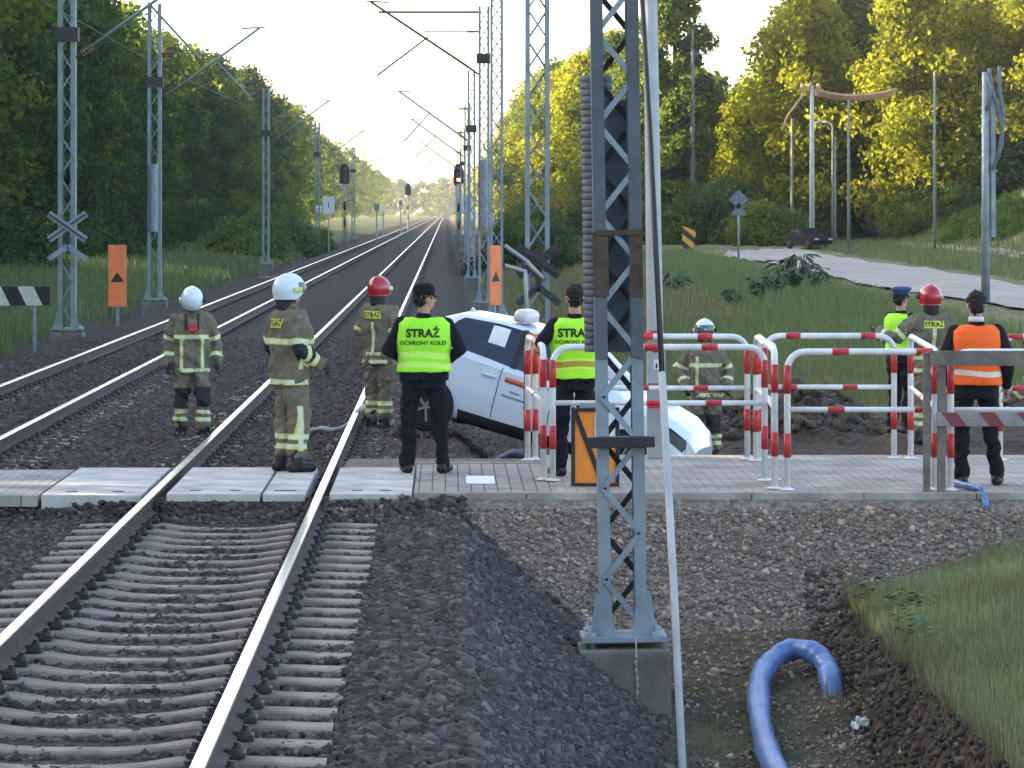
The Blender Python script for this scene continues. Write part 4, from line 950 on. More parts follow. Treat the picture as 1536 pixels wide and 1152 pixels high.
# fallen signal panel on the path
root = empty("signal_panel", (ax(893, 32.3), 32.3, 0), R(-4), "orange panel with a black frame and diagonal, standing on the path behind the near mast", "panel")
b = MB(); b.box((0, 0, .36), (.40, .03, .68), bev=.015); b.build("panel", M['orange'], root)
b = MB()
for c, d_ in (((-.205, -.008, .36), (.036, .06, .74)), ((.205, -.008, .36), (.036, .06, .74)), ((0, -.008, .014), (.374, .06, .03)), ((0, -.008, .705), (.374, .06, .03))): b.box(c, d_, bev=.006)
b.build("frame", M['black'], root)
b = MB(); b.bar((-.185, -.022, .69), (.06, -.022, .04), .045, .012, (0, 1, 0)); b.build("diagonal_mark", M['black'], root)
b = MB(); b.box((.09, -.024, .56), (.19, .012, .24), bev=.004); o = b.build("white_sticker", M['white'], root)
b = MB(); b.box((.07, -.033, .62), (.07, .006, .07)); b.lathe([(.05, 0), (.05, .004), (.02, .005)], (.08, -.030, .47), 14, M=Matrix.Rotation(R(90), 3, 'X')); b.build("sticker_mark", M['black'], o)
b = MB(); b.box((0.02, 0, .745), (.34, .10, .05), bev=.012); b.build("grey_cap", M['steel'], root)
x, z = at(800, 580, 36.2)
root = empty("marker_board", (x, 36.2, 0), R(28), "narrow orange and black upright board between the car door and the railing", "board")
b = MB(); b.box((.02, 0, .98), (.16, .03, .58), bev=.008); b.build("panel", M['faded_orange'], root); b = MB(); b.box((-.082, -.004, .92), (.045, .05, .78), bev=.008); b.build("black_edge", M['black'], root)
b = MB(); b.box((-.06, .03, .3), (.05, .05, .7)); b.build("post", M['black'], root)
# pale post with red bands
Yp = 36.0; x = ax(984, Yp)
root = empty("striped_post", (x, Yp, 0), 0, "tall pale grey post with thin red bands behind the near mast", "post")
b = MB(); b.box((0, 0, .55), (.185, .17, 1.10), bev=.01); b.build("base_box", M['pole'], root)
b = MB(); b.tube([(-.012, 0, 1.10), (-.012, 0, 1.35), (-.075, 0, 6.0)], [.088, .084, .066], 16); b.build("shaft", M['pole'], root)
for py in (500, 524): zz = az(py, Yp); b = MB(); b.tube([(-.012, 0, zz - .03), (-.012, 0, zz + .03)], .0885, 16); b.build("red_band", M['red'], root)
for py in (578, 608): zz = az(py, Yp); b = MB(); b.box((-.02, -.087, zz), (.13, .004, .05)); b.build("red_band", M['red'], root)
b = MB(); b.box((.0, -.087, az(546, Yp)), (.06, .004, .10)); o = b.build("sticker", M['white'], root); b = MB(); b.box((0, -.091, az(548, Yp)), (.02, .003, .05)); b.build("sticker_mark", M['black'], o)
# ---------------------------------------------------------------- roadside signs and poles in the field
def pole(label, px, py_base, py_top, r=.10, name="utility_pole", Y=None, m='pole_dark'):
    if Y is None: x, Y, g = hit(px, py_base)
    else: x = ax(px, Y); g = tz(x, Y)
    h = az(py_top, Y) - g; root = empty(name, (x, Y, g), 0, label, "pole", "poles beside the field road")
    b = MB(); b.tube([(0, 0, -.2), (0, 0, h * .5), (0, 0, h)], [r, r * .85, r * .66], 12); b.build("shaft", M[m], root); return root, h, Y
rt, h, Y = pole("pale utility pole with a bright crossarm right of the road bend", 1218, 352, 128, .15, Y=186, m='pole')
s_ = F_PX / Y; M['copper'] = mat('orange brown crossarm', (0.42, 0.26, 0.15), .6, 0, .2)
b = MB(); b.box((0, 0, h - .25), (1.2, .12, .12)); o = b.build("crossarm", M['copper'], rt)
for dx in (-.5, -.1, .35): b = MB(); b.lathe([(.09, 0), (.12, .06), (.10, .25), (.04, .30)], (dx, 0, h - .19), 10); b.build("insulator", M['copper'], o)
Pc = [(t * 4.3, 0, h - .25 - 1.3 * t * (1 - t) + .05 * t) for t in [i / 12 for i in range(13)]]
b = MB()
for k in range(3): b.tube([(p[0] + .2, .25 * k, p[2] - .10 * k) for p in Pc], .085, 6)
b.tube([(-.4, 0, h - .4), (-1.3, 0, h - 1.6), (-1.6, 0, h - 2.4)], .06, 6)
o = b.build("cable_bundle", M['copper'], rt)
pole("slim tall pole left of the crossarm pole", 1188, 368, 178, .085)
pole("slim tall pole right of the street lamp", 1273, 378, 150, .085)
pole("slim pole between the lamp and the tall slim pole", 1253, 372, 205, .06)
pole("slim pole by the footpath on the right", 1402, 378, 108, .085)
rt, h, Y = pole("curved street lamp before the dark trees on the right", 1249, 366, 192, .07, "street_lamp")
b = MB(); b.tube([(0, 0, h), (-.06, 0, h + .22), (-.3, 0, h + .33), (-.55, 0, h + .30)], .06, 8); b.build("arm", M['pole'], rt); b = MB(); b.ellipsoid((-.75, 0, h + .28), (.32, .13, .09)); b.build("lamp_head", M['steel'], rt)
rt, h, Y = pole("tall concrete pole with a side arm rising above the trees in the middle", 1039, 362, 72, .16)
b = MB(); b.tube([(0, 0, h - .05), (0, 0, h + 1.1)], .05, 8); b.build("spike", M['steel'], rt); b = MB(); b.tube([(.1, 0, h - .35), (.95, 0, h - .35), (.98, 0, h - .1)], .05, 8); b.build("side_arm", M['steel'], rt)
# twin grey pole with tangled cables
x = ax(1481, 100); g = tz(x, 100); root = empty("cable_pole", (x, 100, g), 0, "grey pole with pale tangled cables coming off its top at the right edge", "pole")
hh = az(108, 100) - g
b = MB(); b.tube([(-.05, 0, -.2), (-.05, 0, hh)], [.13, .10], 12); b.build("shaft", M['steel'], root)
b = MB(); b.box((.17, 0, hh * .60), (.12, .14, hh * .62), bev=.01); b.build("side_shaft", M['steel'], root)
b = MB(); b.tube([(-.02, -.1, hh - .1), (.25, -.12, hh - .9), (.42, -.1, hh - 1.6), (.30, -.1, hh - 2.4), (.12, -.1, hh - 2.8)], .05, 8)
b.tube([(.34, -.08, hh + .15), (.33, -.1, hh - .5), (.44, -.1, hh - 1.2), (.40, -.12, hh - 2.0), (.28, -.1, hh - 2.5)], .055, 8); b.tube([(.05, -.05, hh + .1), (.12, -.1, hh - .5), (-.05, -.14, hh - 1.1)], .06, 8)
b.build("cable_tangle", M['weight'], root)
# priority and give way signs
x, Y, g = hit(1108, 392); root = empty("road_sign", (x, Y, g), 0, "backs of a diamond and a triangle road sign on one post at the road's edge", "sign")
zt = az(286, Y) - g; s = Y / F_PX
b = MB(); b.tube([(0, .06, 0), (0, .06, zt)], .05, 10); b.build("post", M['steel'], root)
b = MB(); r_ = 15 * s; b.prism([(-r_, 0), (0, -r_), (r_, 0), (0, r_)], (0, 0, zt - r_ + .05), (1, 0, 0), (0, 0, 1), .03); b.build("diamond_plate", M['signback'] if 'signback' in M else M['weight'], root)
b = MB(); r_ = 13 * s; b.prism([(-r_, 0), (r_, 0), (0, 1.5 * r_)], (0, 0, az(323, Y) - g), (1, 0, 0), (0, 0, 1), .03); b.build("triangle_plate", M['weight'], root)
M['chev'] = striped_mat('yellow and black chevrons', (0.60, 0.30, 0.04), (0.015, 0.014, 0.012), .5, -40, .5, .5, 'Z')
x, Y, g = hit(1033, 378); root = empty("chevron_board", (x, Y, g), 0, "leaning yellow and black striped board at the trees' edge in the middle", "board")
b = MB(); s = Y / F_PX; b.prism([(-11 * s, 4 * s), (6 * s, -4 * s), (11 * s, 28 * s), (-8 * s, 36 * s)], (0, 0, 3 * s), (1, 0, 0), (0, 0, 1), .04); b.build("panel", M['chev'], root)
b = MB(); b.box((0, .08, 10 * s), (.08, .08, 22 * s)); b.build("post", M['steel'], root)
# ================================================================ the white car, nose down in the ditch
M['car'] = mat('white car paint', (0.62, 0.67, 0.74), 0.28, 0, 0.03, 3, coat=0.6)
M['glass'] = mat('dark car glass', (0.012, 0.022, 0.040), 0.06, 0, 0, spec=0.6)
M['plastic'] = mat('black car plastic', (0.012, 0.012, 0.013), 0.6, 0, 0.2)
M['tyre'] = mat('tyre rubber', (0.016, 0.016, 0.016), 0.9, 0, 0.2, 20)
M['rim'] = mat('alloy rim', (0.35, 0.36, 0.37), 0.4, 0.8, 0.1)
M['lens'] = mat('dark headlamp glass', (0.012, 0.016, 0.026), 0.25, 0.0, 0, spec=0.4)
M['taxi'] = mat('pale roof sign', (0.66, 0.55, 0.55), 0.4, 0, 0.06, 8)
M['stripe_o'] = mat('orange sticker', (0.75, 0.20, 0.02), 0.5, 0, 0); M['stripe_r'] = mat('dark red sticker', (0.30, 0.02, 0.02), 0.5, 0, 0)
ST = np.array([  # x, zbot, zbelt, ztop, wsill, wbelt, wroof
 (0.00, .42, .78, .84, .66, .70, .50), (0.05, .34, .90, 1.06, .76, .79, .58), (0.22, .27, .98, 1.40, .81, .84, .60), (0.50, .24, 1.045, 1.53, .83, .86, .62),
 (1.10, .22, 1.015, 1.575, .84, .87, .635), (1.75, .21, .97, 1.56, .84, .87, .64), (2.25, .21, .93, 1.48, .84, .87, .63), (2.65, .21, .93, 1.24, .84, .86, .66),
 (2.98, .21, .92, 1.05, .84, .85, .72), (3.35, .22, .90, 1.01, .84, .83, .68), (3.70, .24, .83, .93, .80, .77, .58), (3.92, .28, .72, .81, .70, .66, .46), (4.02, .36, .58, .64, .52, .48, .30)])
CL = 4.02
def st(x): return [np.interp(x, ST[:, 0], ST[:, k]) for k in range(1, 7)]
def csec(x):
    zb, zl, zt, ws, wb, wr = st(x); h = zt - zl
    return [(0, zb), (ws * .86, zb), (ws, zb + .10), (max(ws, wb) + .015, zb + (zl - zb) * .55), (wb, zl - .02), (wb - .015, zl + min(.03, h * .2)), (wr + (wb - wr) * .12, zl + h * .78), (wr * .86, zt - .022 * min(1, h / .3)), (wr * .45, zt - .004), (0, zt)]
def cpt(x, v, side=-1, eps=0.0):
    """point of the car's skin: v runs 0 (keel) .. 9 (roof centre)"""
    def cr(x, v):
        c = csec(x); v = min(max(v, 0), 8.9999); i = int(v); t = v - i; P = [c[max(i - 1, 0)], c[i], c[i + 1], c[min(i + 2, 9)]]
        k = .5; r = []
        for q in (0, 1):
            p0, p1, p2, p3 = (p[q] for p in P); m1, m2 = (p2 - p0) * k * .6, (p3 - p1) * k * .6
            r.append((2 * t**3 - 3 * t**2 + 1) * p1 + (t**3 - 2 * t**2 + t) * m1 + (-2 * t**3 + 3 * t**2) * p2 + (t**3 - t**2) * m2)
        return Vector((x, side * r[0], r[1]))
    p = cr(x, v)
    if eps:
        e = .01; n = (cr(min(x + e, CL), v) - cr(max(x - e, 0), v)).cross(cr(x, min(v + .05, 9)) - cr(x, max(v - .05, 0)))
        if n.length > 0:
            n.normalize()
            if n.y * side < 0 or (abs(n.y) < .2 and n.z < 0): n = -n
            p = p + n * eps
    return p
car = empty("car", (0, 0, 0), 0, "white car with a roof sign, nose down in the ditch behind the railings", "car")
b = MB(); xs_ = np.unique(np.concatenate([ST[:, 0], np.linspace(0, CL, 70)])); vv = np.linspace(0, 9, 55)
for sd in (-1, 1):
    V = [cpt(x, v, sd) for x in xs_ for v in vv]; n = len(vv)
    Fq = [(i * n + k, i * n + k + 1, (i + 1) * n + k + 1, (i + 1) * n + k) for i in range(len(xs_) - 1) for k in range(n - 1)]
    if sd > 0: Fq = [f[::-1] for f in Fq]
    b.add(V, Fq, 0, True)
    for xe, fl in ((0, 1), (len(xs_) - 1, -1)): b.add([cpt(xs_[xe], v, sd) for v in vv], [list(range(n))[::fl * (1 if sd > 0 else -1)]], 0)
b.build("body", M['car'], car)
def patch(name, quad, mats, side=-1, eps=.004, n=12, parent=None, both=False):
    """piece lying on the skin: quad = four (x, v) corners"""
    b = MB()
    for sd in ((side, -side) if both else (side,)):
        V = []
        for i in range(n + 1):
            for j in range(n + 1):
                s, t = i / n, j / n
                x = (quad[0][0] * (1 - s) + quad[1][0] * s) * (1 - t) + (quad[3][0] * (1 - s) + quad[2][0] * s) * t
                v = (quad[0][1] * (1 - s) + quad[1][1] * s) * (1 - t) + (quad[3][1] * (1 - s) + quad[2][1] * s) * t
                V.append(cpt(x, v, sd, eps))
        Fq = [(i * (n + 1) + j, (i + 1) * (n + 1) + j, (i + 1) * (n + 1) + j + 1, i * (n + 1) + j + 1) for i in range(n) for j in range(n)]
        b.add(V, Fq, 0, True)
    return b.build(name, mats, parent or car)
for sd in (-1, 1):
    wq = patch("quarter_window", [(.40, 5.25), (1.42, 5.15), (1.42, 6.55), (.60, 6.5)], M['glass'], sd)
    if sd < 0:
        k = patch("window_sticker", [(1.02, 5.55), (1.26, 5.55), (1.26, 6.25), (1.02, 6.25)], M['white'], sd, .009, 6, wq)
        patch("window_pillar", [(1.42, 5.12), (1.50, 5.12), (1.50, 6.58), (1.42, 6.58)], M['plastic'], sd)
    patch("door_window", [(1.50, 5.15), (2.06, 5.15), (2.06, 6.55), (1.50, 6.55)], M['glass'], sd)
    patch("front_window", [(2.12, 5.15), (2.78, 5.3), (2.38, 6.4), (2.12, 6.52)], M['glass'], sd)
    for nm, q in (("door_seam", [(1.31, 2.3), (1.322, 2.3), (1.34, 5.0), (1.328, 5.0)]), ("door_seam", [(2.08, 2.2), (2.092, 2.2), (2.092, 5.0), (2.08, 5.0)]), ("door_seam", [(2.78, 2.2), (2.788, 2.2), (2.84, 5.0), (2.832, 5.0)])): patch(nm, q, M['plastic'], sd, .003, 6)
    patch("sill_trim", [(.86, 1.0), (2.85, 1.0), (2.85, 2.25), (.86, 2.25)], M['plastic'], sd, .004)
    patch("headlight", [(3.40, 3.75), (3.93, 3.3), (3.90, 4.5), (3.46, 4.75)], M['lens'], sd, .004)
    patch("fog_recess", [(3.84, 1.6), (4.0, 1.6), (3.99, 2.9), (3.86, 2.7)], M['plastic'], sd, .004)
    patch("tail_light", [(.02, 4.0), (.22, 4.2), (.24, 5.0), (.05, 5.0)], M['red'], sd, .004)
    for xw in (.44, 3.16):
        b = MB(); pts = [(xw + .36 * math.cos(R(a)), sd * .872, .33 + .36 * math.sin(R(a))) for a in range(0, 181, 15)]; b.prism([(.37 * math.cos(R(a)), .37 * math.sin(R(a))) for a in range(-25, 206, 11)], (xw, sd * .866 - (.0 if sd < 0 else .02), .33), (1, 0, 0), (0, 0, 1), .02); b.build("wheel_arch", M['plastic'], car)
        MM = Matrix.Rotation(R(90), 3, 'X'); w = empty("wheel", (xw, sd * .80, .32)); w.parent = car
        b = MB(); b.lathe([(.19, -.10), (.29, -.105), (.318, -.08), (.32, 0), (.318, .08), (.29, .105), (.19, .10)], (0, 0, 0), 28, M=MM); b.build("tyre", M['tyre'], w)
        b = MB(); b.lathe([(.205, -.09), (.205, .09)], (0, 0, 0), 24, M=MM)
        for k in range(5): a = 2 * math.pi * k / 5; b.bar((0, sd * .095, 0), (.19 * math.cos(a), sd * .095, .19 * math.sin(a)), .03, .05, (0, 1, 0))
        b.build("rim", M['rim'], w)
    b = MB(); b.ellipsoid((2.62, sd * .96, 1.00), (.09, .11, .075)); b.box((2.64, sd * .88, .97), (.05, .10, .04)); b.build("wing_mirror", M['plastic'] if sd < 0 else M['car'], car)
    b = MB(); b.box((1.18, sd * .890, .90), (.18, .03, .03), bev=.01); b.build("door_handle", M['car'], car); b = MB(); b.box((2.2, sd * .892, .86), (.18, .03, .03), bev=.01); b.build("door_handle", M['car'], car)
    patch("rear_glass_half", [(.07, 8.99), (.20, 8.99), (.20, 7.0), (.07, 7.0)], M['glass'], sd, .004); patch("windscreen_half", [(2.30, 8.99), (2.92, 8.99), (2.86, 6.9), (2.33, 6.9)], M['glass'], sd, .004)
patch("orange_stripe", [(1.40, 3.72), (1.70, 3.72), (1.70, 3.82), (1.40, 3.82)], M['stripe_o'], -1, .005, 6); patch("red_stripe", [(1.40, 3.63), (1.70, 3.63), (1.70, 3.71), (1.40, 3.71)], M['stripe_r'], -1, .005, 6)
patch("small_lettering", [(1.50, 3.36), (1.64, 3.36), (1.64, 3.42), (1.50, 3.42)], M['steel'], -1, .005, 6); patch("small_lettering", [(1.40, 3.18), (1.74, 3.18), (1.74, 3.25), (1.40, 3.25)], M['steel'], -1, .005, 6)
b = MB(); b.prism([(0, 0), (.17, 0), (.03, .085)], (.46, -.02, 1.49), (1, 0, 0), (0, 0, 1), .04); b.build("roof_antenna", M['car'], car)
b = MB(); b.box((1.30, -.22, 1.60), (.16, .55, .03), bev=.008); b.rings([(1.30, -.22, 1.61, .14, .30), (1.30, -.22, 1.69, .13, .285), (1.30, -.22, 1.73, .10, .26), (1.30, -.22, 1.745, .05, .2)], 24, 3); b.build("roof_sign", M['taxi'], car)
b = MB(); b.box((3.985, 0, .46), (.05, .8, .10), bev=.02); b.build("grille", M['plastic'], car)
CAR_PITCH, CAR_YAW = 14.0, -17.0
car.rotation_mode = 'XYZ'
car.matrix_world = Matrix.Translation((-.42, 43.07, -.01)) @ Matrix.Rotation(R(CAR_YAW), 4, 'Z') @ Matrix.Rotation(R(CAR_PITCH), 4, 'Y') @ Matrix.Diagonal((.91, .98, .97, 1))
# ================================================================ hoses and small things
M['hose'] = mat('blue layflat hose', (0.10, 0.185, 0.38), 0.28, 0, 0.3, 5, 0.35, 16)
M['hose_d'] = mat('dark blue hose', (0.02, 0.04, 0.10), 0.5, 0, 0.2, 8)
def gz(px, py, z): Y = (ZC - z) * F_PX / (py - VY); return Vector((ax(px, Y), Y, z))
def hose(name, pts, r, m, label, flat=1.0, sub=8):
    P = [Vector(p) for p in pts]; out = []
    for i in range(len(P) - 1):
        p0, p1, p2, p3 = P[max(i - 1, 0)], P[i], P[i + 1], P[min(i + 2, len(P) - 1)]
        for k in range(sub):
            t = k / sub; out.append(.5 * ((2 * p1) + (p2 - p0) * t + (2 * p0 - 5 * p1 + 4 * p2 - p3) * t * t + (3 * p1 - p0 - 3 * p2 + p3) * t ** 3))
    out.append(P[-1]); rr = [r * (1 + .05 * math.sin(i * 1.7) + .06 * math.sin(i * .63 + 1) - .10 * (i % 13 == 6)) for i in range(len(out))]
    b = MB(); b.tube(out, rr, 16); return tag(b.build(name, m), label, "hose", "hoses lying about")
def gt(px, py, up): x, Y, z = hit(px, py + up * 150, 18.0, 40.0); return Vector((x, Y, z + up))
zl = .088
hose("hose", [gt(1225, 1240, zl), gt(1165, 1165, zl), gt(1143, 1100, zl), gt(1138, 1040, zl + .02), gt(1150, 1005, zl + .05), gt(1180, 985, zl + .08), gt(1213, 982, zl + .08), gt(1238, 1005, zl + .02), gt(1248, 1035, zl - .04), gt(1252, 1060, zl - .22), gt(1252, 1085, zl - .45)], .088, M['hose'], "thick shiny blue hose bending over the ground into the trench, bottom right")
hose("hose", [(ax(1432, 32.3), 32.35, .03), (ax(1450, 31.9), 31.9, .035), (ax(1472, 31.55), 31.55, .02), (ax(1480, 31.3), 31.3, -.12)], .032, M['hose'], "short blue hose at the feet of the man in the orange vest")
hose("hose", [(ax(735, 37.5), 37.5, -.22), (ax(770, 37.2), 37.3, -.05), (ax(815, 37.1), 37.1, -.10), (ax(900, 37), 37, -.2)], .05, M['hose_d'], "dark blue hose under the tilted car's sill")
hose("hose", [(ax(455, 43), 43.2, -.19), (ax(480, 43), 43.0, -.13), (ax(500, 43), 42.9, -.14), (ax(520, 43.5), 43.4, -.12), (ax(548, 45), 45, .04), (ax(575, 47), 47, -.2)], .03, M['pole'], "pale thin hose lying over the right rail beyond the crossing")
b = MB(); p = gt(1292, 1098, 0.0)
for k in range(7): b.ellipsoid((random.uniform(-.035, .035), random.uniform(-.03, .03), .03 + random.uniform(0, .04)), (random.uniform(.025, .045), .03, random.uniform(.02, .035)), Matrix.Rotation(random.random() * 3, 3, 'X'), 10, 8)
o = b.remesh("crumpled_bag", M['white'], None, .006, 2, .03, (30, 30, 30)); p.z = tz(p.x, p.y); o.location = p; tag(o, "small crumpled white bag at the trench edge", "bag")
# ---------------------------------------------------------------- far vehicles and house
M['matt'] = mat('dull black car paint', (.010, .010, .012), .8, 0, .1, spec=.1)
def far_car(label, px, py, rz, m):
    Y = 183.0; x = ax(px, Y); g = tz(x, Y); root = empty("parked_car", (x, Y, g), R(rz), label, "car")
    b = MB()
    rr = [(-2.1, .35, .75, .75), (-1.9, .28, .95, .84), (-1.2, .25, 1.40, .80), (-.2, .25, 1.47, .80), (.7, .25, 1.02, .84), (1.7, .27, .88, .82), (2.1, .35, .62, .70)]
    sec = lambda r: [(r[0], -r[3], r[1]), (r[0], -r[3], .85 * min(1, r[2])), (r[0], -r[3] * (.78 if r[2] > 1.1 else .9), r[2]), (r[0], r[3] * (.78 if r[2] > 1.1 else .9), r[2]), (r[0], r[3], .85 * min(1, r[2])), (r[0], r[3], r[1])]
    V = [p for r in rr for p in sec(r)]; b.add(V, [(i * 6 + k, i * 6 + (k + 1) % 6, (i + 1) * 6 + (k + 1) % 6, (i + 1) * 6 + k) for i in range(6) for k in range(6)] + [tuple(range(6))[::-1], tuple(range(36, 42))], 0, False)
    b.build("body", m, root)
    b = MB(); b.prism([(-1.4, .92), (.5, .92), (-.1, 1.36), (-1.1, 1.34)], (0, -.835, 0), (1, 0, 0), (0, 0, 1), .03); b.prism([(-1.4, .92), (.5, .92), (-.1, 1.36), (-1.1, 1.34)], (0, .80, 0), (1, 0, 0), (0, 0, 1), .03); b.build("window", M['glass'], root)
    for xx in (-1.3, 1.3):
        for s in (-1, 1): b = MB(); b.lathe([(.05, -.09), (.31, -.09), (.32, 0), (.31, .09), (.05, .09)], (xx, s * .78, .32), 18, M=Matrix.Rotation(R(90), 3, 'X')); b.build("wheel", M['tyre'], root)
    for s in (-1, 1): b = MB(); b.ellipsoid((2.02, s * .55, .68), (.10, .20, .09)); b.build("headlight", M['rim'], root)
    return root
far_car("black car parked at the foot of the pale utility pole", 1213, 362, -65, M['matt']).scale = (.74, .74, .74)
M['house'] = mat('blue grey house render', (0.12, 0.15, 0.19), .9, 0, .15); M['lit_win'] = mat('lit window', (0.9, .7, .3), .5, 0, 0, emit=((1, .72, .3), 3.0))
x, Y = ax(1362, 205), 205; g = tz(x, Y); root = empty("house", (x, Y, g), 0, "low blue grey house with one lit window, glimpsed among the right trees", "house")
b = MB(); b.box((0, 3, 1.5), (4.4, 6, 3.4)); b.build("wall", M['house'], root); b = MB(); b.prism([(-2.6, 0), (2.6, 0), (0, 1.7)], (0, -.3, 3.2), (1, 0, 0), (0, 0, 1), -6.6); b.build("roof", M['dark'], root)
b = MB(); b.box((1.1, -.02, 1.9), (.36, .06, 1.0)); b.build("window", M['lit_win'], root); b = MB(); b.box((-.8, -.02, 1.8), (.8, .06, 1.0)); b.build("window", M['glass'], root)
# ================================================================ vegetation
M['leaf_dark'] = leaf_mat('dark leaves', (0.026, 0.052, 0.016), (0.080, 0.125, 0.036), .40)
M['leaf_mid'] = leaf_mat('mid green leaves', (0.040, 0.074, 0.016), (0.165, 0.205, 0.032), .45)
M['leaf_gold'] = leaf_mat('sunlit gold leaves', (0.070, 0.100, 0.012), (0.36, 0.35, 0.028), .5)  # yellow of the low sun is put into the leaf colour
M['leaf_bush'] = leaf_mat('bright bush leaves', (0.07, 0.13, 0.03), (0.15, 0.23, 0.06), .4)
M['bark'] = mat('bark', (0.055, 0.045, 0.036), .95, 0, .3, 4, .6, 14)
M['grass'] = leaf_mat('grass blades', (0.080, 0.115, 0.045), (0.20, 0.245, 0.105), .35)
M['dry'] = leaf_mat('dry grass blades', (0.14, 0.13, 0.065), (0.27, 0.24, 0.12), .35)
def leaf_cloud(cl, n, size, spread_pow=.5, aspect=1.5):
    """cl: (k,7) clump centre, radii, tone; n leaves in all -> quads and tone"""
    w = cl[:, 3] * cl[:, 4]; ki = RNG.choice(len(cl), n, p=w / w.sum()); c = cl[ki]
    d = RNG.normal(size=(n, 3)); d /= np.linalg.norm(d, axis=1)[:, None]; r = RNG.random(n) ** spread_pow
    p = c[:, :3] + d * r[:, None] * c[:, 3:6] * RNG.uniform(.9, 1.12, n)[:, None]
    nrm = d * .6 + RNG.normal(size=(n, 3)) * .7; nrm[:, 2] += .25; nrm /= np.linalg.norm(nrm, axis=1)[:, None]
    t = np.cross(nrm, RNG.normal(size=(n, 3))); t /= np.linalg.norm(t, axis=1)[:, None]; bt = np.cross(nrm, t)
    s = size * RNG.uniform(.6, 1.3, n)[:, None]
    a, bb = t * s * .5 * aspect, bt * s * .5
    V = np.stack([p - a, p - bb * .9, p + a, p + bb], 1)
    return V.reshape(-1, 3), np.clip(c[:, 6] + RNG.normal(0, .18, n), 0, 1)
def crown_clumps(H, cr, base, k, seed, lean=0.0):
    g = np.random.default_rng(seed); out = []
    for i in range(k):
        t = (i + g.random()) / k; z = base + (H - base) * (t ** .85)
        prof = math.sin(math.pi * min(1, .16 + .84 * (z - base) / (H - base))) ** .6 * (1.05 - .25 * (z - base) / (H - base))
        a = g.random() * 2 * math.pi; rr = cr * prof * g.uniform(.35, 1.0); s = cr * g.uniform(.17, .36)
        out.append((rr * math.cos(a) + lean * z, rr * math.sin(a), z - s * .3, s * 1.15, s * 1.15, s * .8, g.uniform(.15, .85)))
    return np.array(out)
def tree_meshes(H, cr, base, k, n, size, seed):
    cl = crown_clumps(H, cr, base, k, seed); V, t = leaf_cloud(cl, n, size)
    g = random.Random(seed); b = MB()
    b.tube([(0, 0, -.4), (.05, .03, base * .6), (-.08, .05, H * .5), (.06, -.04, H * .86)], [H * .020, H * .016, H * .011, H * .003], 9)
    for i in g.sample(range(len(cl)), min(12, len(cl))):
        c = cl[i]; z0 = max(base * .7, c[2] - cr * .7 * g.uniform(.6, 1)); z0 = min(z0, H * .75)
        b.tube([(0, 0, z0), (c[0] * .5, c[1] * .5, z0 + (c[2] - z0) * .4), (c[0], c[1], c[2])], [H * .007, H * .005, H * .002], 6)
    return V, t, b.mesh("trunk", M['bark'])
def make_tree(name, spec, seed, leaf):
    V, t, tm = tree_meshes(*spec, seed); cm = quad_mesh("crown", V, M[leaf], rnd=t); return name, tm, cm
def put(kind, x, y, s, rz, label, cat="tree", group=None, sz=1.0, crown=None):
    name, tm, cm = kind; root = empty(name, (x, y, tz(x, y) - .05), rz, label, cat, group); root.scale = (s, s, s * sz)
    if tm: link("trunk", tm, root)
    link("crown", cm, root); return root
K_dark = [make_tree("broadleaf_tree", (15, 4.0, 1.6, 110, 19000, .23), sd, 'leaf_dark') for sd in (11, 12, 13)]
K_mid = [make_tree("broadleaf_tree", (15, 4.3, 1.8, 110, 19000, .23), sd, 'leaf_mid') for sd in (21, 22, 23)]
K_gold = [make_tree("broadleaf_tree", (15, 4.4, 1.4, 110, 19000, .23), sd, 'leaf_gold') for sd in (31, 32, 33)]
K_tall = [make_tree("tall_tree", (17, 2.5, 1.6, 120, 22000, .22), sd, 'leaf_mid') for sd in (41, 42)]
def bush_mesh(w, h, k, n, size, seed, leaf):
    g = np.random.default_rng(seed); cl = []
    for i in range(k):
        a = g.random() * 6.28; r = math.sqrt(g.random()) * w; z = h * (1 - (r / w) ** 2 * .75) * g.uniform(.35, .95); s = g.uniform(.16, .30) * h
        cl.append((r * math.cos(a), r * math.sin(a), z - s * .5, s * 1.3, s * 1.3, s, g.uniform(.2, .8)))
    V, t = leaf_cloud(np.array(cl), n, size); return quad_mesh("crown", V, M[leaf], rnd=t)
def twigs(h, n, seed):
    g = random.Random(seed); b = MB()
    for i in range(n): a = g.random() * 6.28; r = h * .5; b.tube([(0, 0, -.1), (r * .4 * math.cos(a), r * .4 * math.sin(a), h * .4), (r * math.cos(a), r * math.sin(a), h * .8)], [h * .02, h * .012, h * .004], 5)
    return b.mesh("stem", M['bark'])
def put_bush(x, y, cm, tm, s, rz, label, name="shrub", group=None):
    root = empty(name, (x, y, tz(x, y) - .05), rz, label, "shrub", group); root.scale = (s,) * 3
    link("stem", tm, root); link("crown", cm, root)
Bd = [bush_mesh(2.0, 2.6, 34, 9000, .12, s, 'leaf_dark') for s in (51, 52)]; Bm = [bush_mesh(2.0, 2.6, 34, 9000, .12, s, 'leaf_mid') for s in (53, 54)]
Bb = [bush_mesh(1.7, 2.8, 36, 6500, .15, s, 'leaf_bush') for s in (55, 56)]; Tw = [twigs(2.6, 9, s) for s in (1, 2)]
g = random.Random(5)
